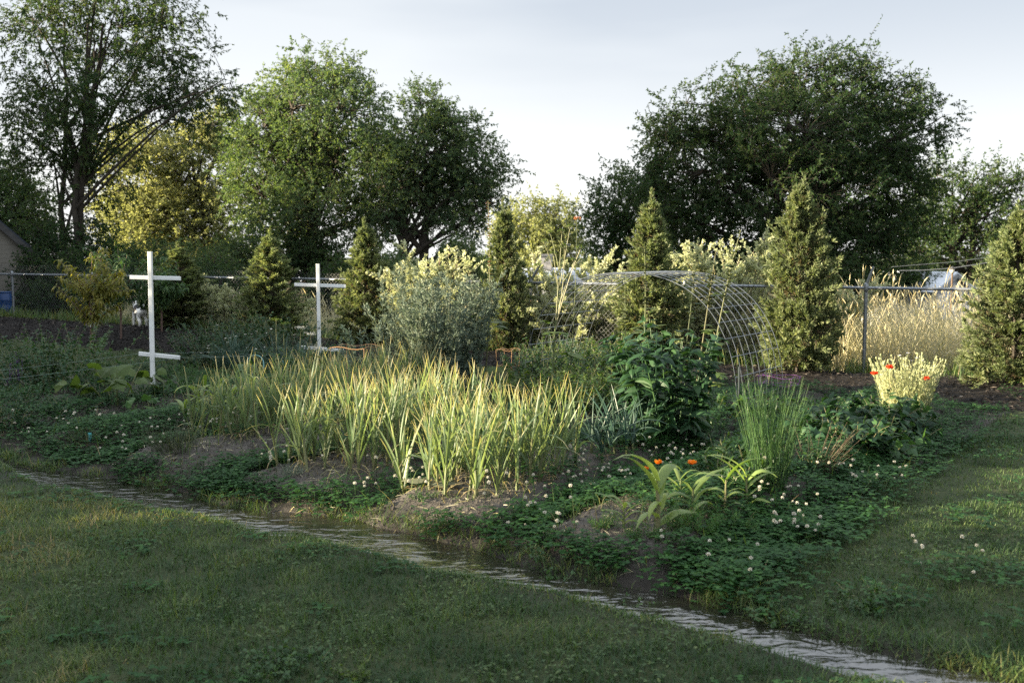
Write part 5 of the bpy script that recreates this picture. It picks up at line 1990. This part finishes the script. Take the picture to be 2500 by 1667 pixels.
for i, (px, d, s_) in enumerate(((700, 12.2, .9), (660, 12.6, .95), (735, 12.0, .9), (690, 11.5, .7), (770, 11.3, .8), (800, 12.6, .9), (830, 11.8, .8), (860, 12.3, .8), (760, 12.8, .85))):
    put(K_TOM, "parsnip_plant", i % 3, at(px, d), d, "green plant in the gap behind the garlic and the orange cage", "vegetable", MG_MID, "greens behind the orange cage", s_ * .8)
for (px, top, d) in ((690, 790, 12.2), (668, 780, 12.4), (720, 800, 12.1), (742, 815, 11.9), (765, 850, 11.2)):
    X = at(px, d)
    g, gu = Geo(), Geo()
    h_ = zt(top, d) - Hz(X, d)
    t = thing("umbel_flower", "pale flat flower umbel on a bare stem before the second white post", "flower", gp(X, d, 0), 0, "pale umbels before the second post")
    P = quad_path((0, 0, 0), (U(-.06, .06), 0, h_), 0, 6, .03)
    tubes(g, P, np.linspace(.006, .003, 6), 4)
    g.obj("stem", MG_STALK, t)
    n = 60
    q = rng.normal(0, .035, (n, 3)) * (1, 1, .25) + P[-1]
    diamonds(gu, q, nrm(rng.normal(0, .6, (n, 3)) + (0, 0, 1)), .014, .012)
    gu.obj("umbel", MP_WHITE if top > 790 else MG_LIGHT, t)
# peas climbing the left leg of the arch
for i, (px, d) in enumerate(((1395, 12.6), (1430, 12.2), (1355, 12.9))):
    gs, gl = plant_geo(10, .6, .12, .3, (.05, .03), 22, .05, ang=(.6, 1.4), droop=.5, stem_r=.003, prof=OVAL)[:2]
    plant("pea_plant", "bluish pea plant at the left leg of the wire arch", "pea", at(px, d), d, gs, gl, MG_TEAL, MG_TEAL, "peas at the arch")
for i, (px, d) in enumerate(((1845, 11.4), (1880, 11.7), (1815, 11.0))):
    gs, gl = plant_geo(3, .45, .04, .1, (.05, .035), 10, .05, ang=(.6, 1.4), droop=.5, stem_r=.003, prof=OVAL)[:2]
    plant("bean_vine", "young vine at the right leg of the wire arch", "vine", at(px, d), d, gs, gl, MG_LIGHT, MG_LIGHT, "vines at the arch's right leg")
# wilted leaf on the third mound
x, y = G(1050, 1262)
g = Geo()
blades(g, [(0, 0, .03), (.02, .02, .03), (.0, .0, .02), (.02, 0, .02)], [(-.8, .1, .5), (-.3, .7, .5), (.9, .2, .35), (.5, -.5, .4)], (.2, .15, .22, .16), (.14, .10, .12, .1), (1.1, 1.2, .9, 1.2), (.3, .8, 1, .9, .6, .1), .6, fold=.28, wave=.007)
tag(g.obj("wilted_leaf", leaf_mat("wilted_leaf_skin", ((0, (.10, .11, .07)), (1, (.17, .18, .11))), .2, .6), loc=gp(x, y, 0)), "large limp wilted leaf lying on the third bare mound", "leaf")
# drip hose loops among the onions
g = Geo()
d = 12.0
a = np.linspace(0, 2.6 * math.pi, 50)
P = np.stack((at(600, d) + .16 * np.cos(a) + .03 * a, d + .12 * np.sin(a) + .05 * a, .26 + .16 * np.sin(a * .9)), 1)
tubes(g, P - P[0], .006, 6)
tag(g.obj("drip_hose", M_HOSE, loc=tuple(P[0])), "thin teal hose looped among the onions", "hose")

# ------------------------------------------------------------------ young peach trees, with the tag on the nearer one
def peach(label, px, base, top, s_w, mt, seed):
    x, y = G(px, base)
    z0 = Hz(x, y)
    h_ = zt(top, y) - z0
    t = thing("young_peach_tree", label, "tree", (x, y, z0), 0, "young peach trees")
    g, gl = Geo(), Geo()
    P = quad_path((0, 0, -.1), (.03, 0, h_ * .62), 0, 8, .01)
    tubes(g, P, np.linspace(.022, .012, 8), 7)
    nb = 22
    st = P[rng.integers(4, 8, nb)]
    a = U(0, 6.28, nb)
    d_ = np.stack((np.cos(a), np.sin(a), U(.2, 2.2, nb)), 1)
    d_[0] = (.05, 0, 1)
    P2, D2, _ = bend(st, d_, U(.35, .62, nb) * s_w, U(0, .5, nb), 6)
    P2[0] = st[0] + (P2[0] - st[0]) * (h_ - st[0][2]) / max(.1, (P2[0, -1] - st[0])[2])
    tubes(g, P2, np.linspace(.009, .003, 7), 4)
    g.obj("trunk", plain_mat("peach_bark_%d" % seed, (.13, .085, .07), .8, noise=12), t)
    pos, T, f, pi = along(P2, 75, .1, 1.02)
    n = len(pos)
    ld = off_dir(T, U(.8, 1.3, n))
    blades(gl, pos, ld, U(.10, .17, n), U(.022, .034, n), U(1.2, 2.4, n), (.2, .9, 1, .6, .05), fold=.35)
    gl.obj("crown", mt, t)
    return x, y, z0


x, y, z0 = peach("nearer young peach tree with drooping yellowish leaves and a white tag", 222, 880, 618, 1.35, MG_PEACH, 1)
peach("farther young peach tree with green drooping leaves left of the dog", 296, 852, 622, 1.5, MG_MID, 2)
peach("young peach tree with green leaves just behind the first white post", 395, 838, 628, 1.1, MG_MID, 3)
g = Geo()
M_ = np.eye(4)
M_[:3, :3] = np.array(((.92, 0, .38), (0, 1, 0), (-.38, 0, .92)))
box(g, (0, -.002, -.11), (.045, .002, 0), M=M_)
tubes(g, np.array([(0, .03, .03), (.01, 0, .01), (.02, 0, -.01)]), .002, 3)
tag(g.obj("plant_tag", MW_WHITE, loc=(x + .03, y - .035, zt(780, y))), "white paper tag hanging on the nearer young peach tree", "tag")

# ------------------------------------------------------------------ the dog
def make_dog():
    d = 19.0
    X = at(333, d)
    z0 = Hz(X, d)
    t = thing("terrier_dog", "small white terrier with black saddle and raised tail, looking away", "dog", (X, d, z0), R(130))
    # local +x is the dog's front; skin over connected joints
    J = {"pelvis": (-.13, 0, .30, .078, .085), "loin": (-.03, 0, .305, .075, .085), "chest": (.10, 0, .30, .085, .10), "shoulder": (.16, 0, .33, .065, .075), "neck": (.20, 0, .39, .048, .055), "head": (.245, 0, .46, .055, .055),
         "brow": (.29, 0, .47, .042, .042), "muzzle": (.345, 0, .452, .030, .03), "nose": (.385, 0, .445, .022, .022),
         "tail1": (-.20, 0, .34, .028, .028), "tail2": (-.225, 0, .40, .022, .022), "tail3": (-.215, 0, .455, .018, .018)}
    E = [("pelvis", "loin"), ("loin", "chest"), ("chest", "shoulder"), ("shoulder", "neck"), ("neck", "head"), ("head", "brow"), ("brow", "muzzle"), ("muzzle", "nose"), ("pelvis", "tail1"), ("tail1", "tail2"), ("tail2", "tail3")]
    for s, sy in (("a", 1), ("b", -1)):
        fo = .015 * sy
        J.update({"hip" + s: (-.145, .055 * sy, .255, .06, .055), "knee" + s: (-.10, .068 * sy, .17, .042, .04), "hock" + s: (-.185, .066 * sy, .095, .027, .027), "hpaw" + s: (-.17, .066 * sy, .022, .026, .024), "htoe" + s: (-.14, .066 * sy, .016, .022, .018),
                  "sh" + s: (.135, .055 * sy, .235, .05, .045), "el" + s: (.12 + fo, .06 * sy, .16, .034, .034), "wr" + s: (.135 + fo, .06 * sy, .075, .028, .028), "fpaw" + s: (.14 + fo, .06 * sy, .02, .026, .022), "ftoe" + s: (.165 + fo, .06 * sy, .015, .021, .017)})
        E += [("pelvis", "hip" + s), ("hip" + s, "knee" + s), ("knee" + s, "hock" + s), ("hock" + s, "hpaw" + s), ("hpaw" + s, "htoe" + s), ("chest", "sh" + s), ("sh" + s, "el" + s), ("el" + s, "wr" + s), ("wr" + s, "fpaw" + s), ("fpaw" + s, "ftoe" + s)]
    names = list(J)
    me = bpy.data.meshes.new("dog_body")
    me.from_pydata([J[n][:3] for n in names], [(names.index(a), names.index(b)) for a, b in E], [])
    o = bpy.data.objects.new("body", me)
    COL.objects.link(o)
    o.parent = t
    sk = o.modifiers.new("skin", 'SKIN')
    for i, n in enumerate(names):
        me.skin_vertices[0].data[i].radius = J[n][3:]
        me.skin_vertices[0].data[i].use_root = (n == "pelvis")
    sk.use_smooth_shade = True
    su = o.modifiers.new("sub", 'SUBSURF')
    su.levels = su.render_levels = 2
    m, Nn, Ln, pb, out = new_mat("dog_coat")
    co = Nn.new("ShaderNodeTexCoord")
    nz = Nn.new("ShaderNodeTexNoise")
    nz.inputs['Scale'].default_value = 40
    Ln.new(co.outputs['Object'], nz.inputs[0])
    se = Nn.new("ShaderNodeSeparateXYZ")
    Ln.new(co.outputs['Object'], se.inputs[0])

    def dist(cx, cz, r_):
        ax = Nn.new("ShaderNodeVectorMath")
        ax.operation = 'DISTANCE'
        cmb = Nn.new("ShaderNodeCombineXYZ")
        Ln.new(se.outputs[0], cmb.inputs[0])
        Ln.new(se.outputs[2], cmb.inputs[2])
        Ln.new(cmb.outputs[0], ax.inputs[0])
        ax.inputs[1].default_value = (cx, 0, cz)
        lt = Nn.new("ShaderNodeMath")
        lt.operation = 'LESS_THAN'
        Ln.new(ax.outputs['Value'], lt.inputs[0])
        lt.inputs[1].default_value = r_
        return lt.outputs[0]
    acc = None
    for c in ((.06, .37, .10), (-.20, .36, .045), (-.08, .40, .06), (.27, .53, .06)):
        o_ = dist(*c)
        if acc is None:
            acc = o_
        else:
            mxn = Nn.new("ShaderNodeMath")
            mxn.operation = 'MAXIMUM'
            Ln.new(acc, mxn.inputs[0])
            Ln.new(o_, mxn.inputs[1])
            acc = mxn.outputs[0]
    mm = Nn.new("ShaderNodeMix")
    mm.data_type = 'RGBA'
    Ln.new(acc, mm.inputs[0])
    mm.inputs[6].default_value = (.8, .79, .76, 1)
    mm.inputs[7].default_value = (.015, .015, .017, 1)
    Ln.new(mm.outputs[2], pb.inputs['Base Color'])
    pb.inputs['Roughness'].default_value = .9
    bnn = Nn.new("ShaderNodeBump")
    bnn.inputs['Strength'].default_value = .5
    Ln.new(nz.outputs[0], bnn.inputs['Height'])
    Ln.new(bnn.outputs[0], pb.inputs['Normal'])
    me.materials.append(m)
    M_BLK = plain_mat("dog_black", (.015, .015, .017), .7)
    for sy in (1, -1):
        g = Geo()
        blades(g, [(.235, .042 * sy, .505)], [(.1, .5 * sy, .6)], .075, .05, 2.2, (.8, 1, .8, .1), fold=.3)
        g.obj("ear", M_BLK, t)
        g = Geo()
        lathe(g, ((0, -.008), (.006, -.005), (.008, 0), (.006, .005), (0, .008)), 8, c=(.312, .028 * sy, .485))
        g.obj("eye", M_BLK, t, smooth=True)
    g = Geo()
    lathe(g, ((0, -.012), (.010, -.008), (.013, 0), (.009, .009), (0, .012)), 8, c=(.405, 0, .45))
    g.obj("nose", M_BLK, t, smooth=True)
    return t


make_dog()

# ------------------------------------------------------------------ white clover heads standing above the mat
HV = []
for k in range(4):
    g = Geo()
    h_ = U(.15, .19)
    P = quad_path((0, 0, 0), (U(-.02, .02), U(-.02, .02), h_), 0, 5, .06)
    tubes(g, P, .0013, 4, mat=1)
    n = 46
    i_ = np.arange(n) + .5
    ph = np.arccos(1 - 1.75 * i_ / n)
    th2 = i_ * 2.39996
    d_ = np.stack((np.cos(th2) * np.sin(ph), np.sin(th2) * np.sin(ph), np.cos(ph)), 1)
    diamonds(g, P[-1] + d_ * .003, d_ + (0, 0, .15), U(.009, .0125, n), U(.004, .006, n), bendv=.3)
    HV.append(g.mesh("clover_head", [MP_WHITE, MG_CLOVER]))


def clover_head(px, py, label, grp):
    x, y = G(px, py, .12)
    u_, v_ = uv(x, y)
    if abs(v_ - stream_c(u_)) < .3:
        return
    o = bpy.data.objects.new("clover_blossom", HV[int(rng.integers(4))])
    COL.objects.link(o)
    s_ = U(.65, 1.05)
    o.location = (x, y, Hz(x, y) + U(-.015, .03))
    o.rotation_euler = (rng.normal(0, .12), rng.normal(0, .12), U(0, 6.28))
    o.scale = (s_, s_, s_ * U(.8, 1.05))
    tag(o, label, "clover flower", grp)


for (x0, x1, y0, y1, n, lb) in ((0, 240, 1042, 1075, 22, "white clover blossom in the far left path by the stream"), (240, 440, 1050, 1120, 20, "white clover blossom around the rounded lavender bush"), (440, 640, 1040, 1080, 24, "white clover blossom behind the lavender, below the young corn"),
                                (640, 790, 1080, 1170, 22, "white clover blossom between the left mound and the garlic"), (860, 1060, 1130, 1230, 26, "white clover blossom in the patch before the middle garlic row"), (1380, 1545, 1140, 1190, 34, "white clover blossom at the bare mound with onions"),
                                (1150, 1420, 1200, 1340, 36, "white clover blossom in the wide clover patch before the garlic"), (1540, 1730, 1080, 1165, 32, "white clover blossom behind the orange poppies"), (1840, 2010, 1150, 1240, 22, "white clover blossom in front of the tall thin stems"),
                                (2010, 2220, 1135, 1190, 20, "white clover blossom at the lawn edge before the beans"), (1860, 2000, 1255, 1310, 16, "white clover blossom at the lawn edge right of the corn"), (1600, 1850, 1320, 1480, 14, "white clover blossom in the dark clover near the stream on the right"),
                                (2200, 2420, 1240, 1420, 9, "white clover blossom scattered in the right lawn")):
    for k in range(n):
        clover_head(U(x0, x1), U(y0, y1), lb, "white clover blossoms")

# broad leaved weeds in the near lawn
for i, (px, py, s_, lb) in enumerate(((690, 1640, 1.0, "broad leaved weed in the near lawn at the bottom left of centre"), (745, 1625, .8, "broad leaved weed just right of the largest one in the near lawn"), (890, 1650, .7, "small pale leaved weed at the bottom edge of the lawn"), (610, 1655, .8, "broad leaved weed cut by the bottom edge"),
                                      (1160, 1500, .5, "small green weed in the middle of the near lawn"))):
    x, y = G(px, py)
    put(K_LOW, "lawn_weed", i % 3, x, y, lb, "weed", MG_LIGHT if i in (2,) else MG_MID, "weeds in the near lawn", s_ * .62)
for i, (px, py, s_) in enumerate(((1040, 1290, .5), (740, 1262, .55), (1340, 1400, .8), (1640, 1330, .6), (560, 1185, .6), (530, 1180, .5), (1560, 1440, .6), (1900, 1505, .7), (2110, 1480, .8), (2150, 1470, .7), (1345, 1360, .8), (790, 1240, .5))):
    x, y = G(px, py)
    put(K_LOW, "mound_weed", i % 3, x, y, "small weed by the stream at the toe of the mounds", "weed", MG_MID, "weeds along the stream", s_ * .8)
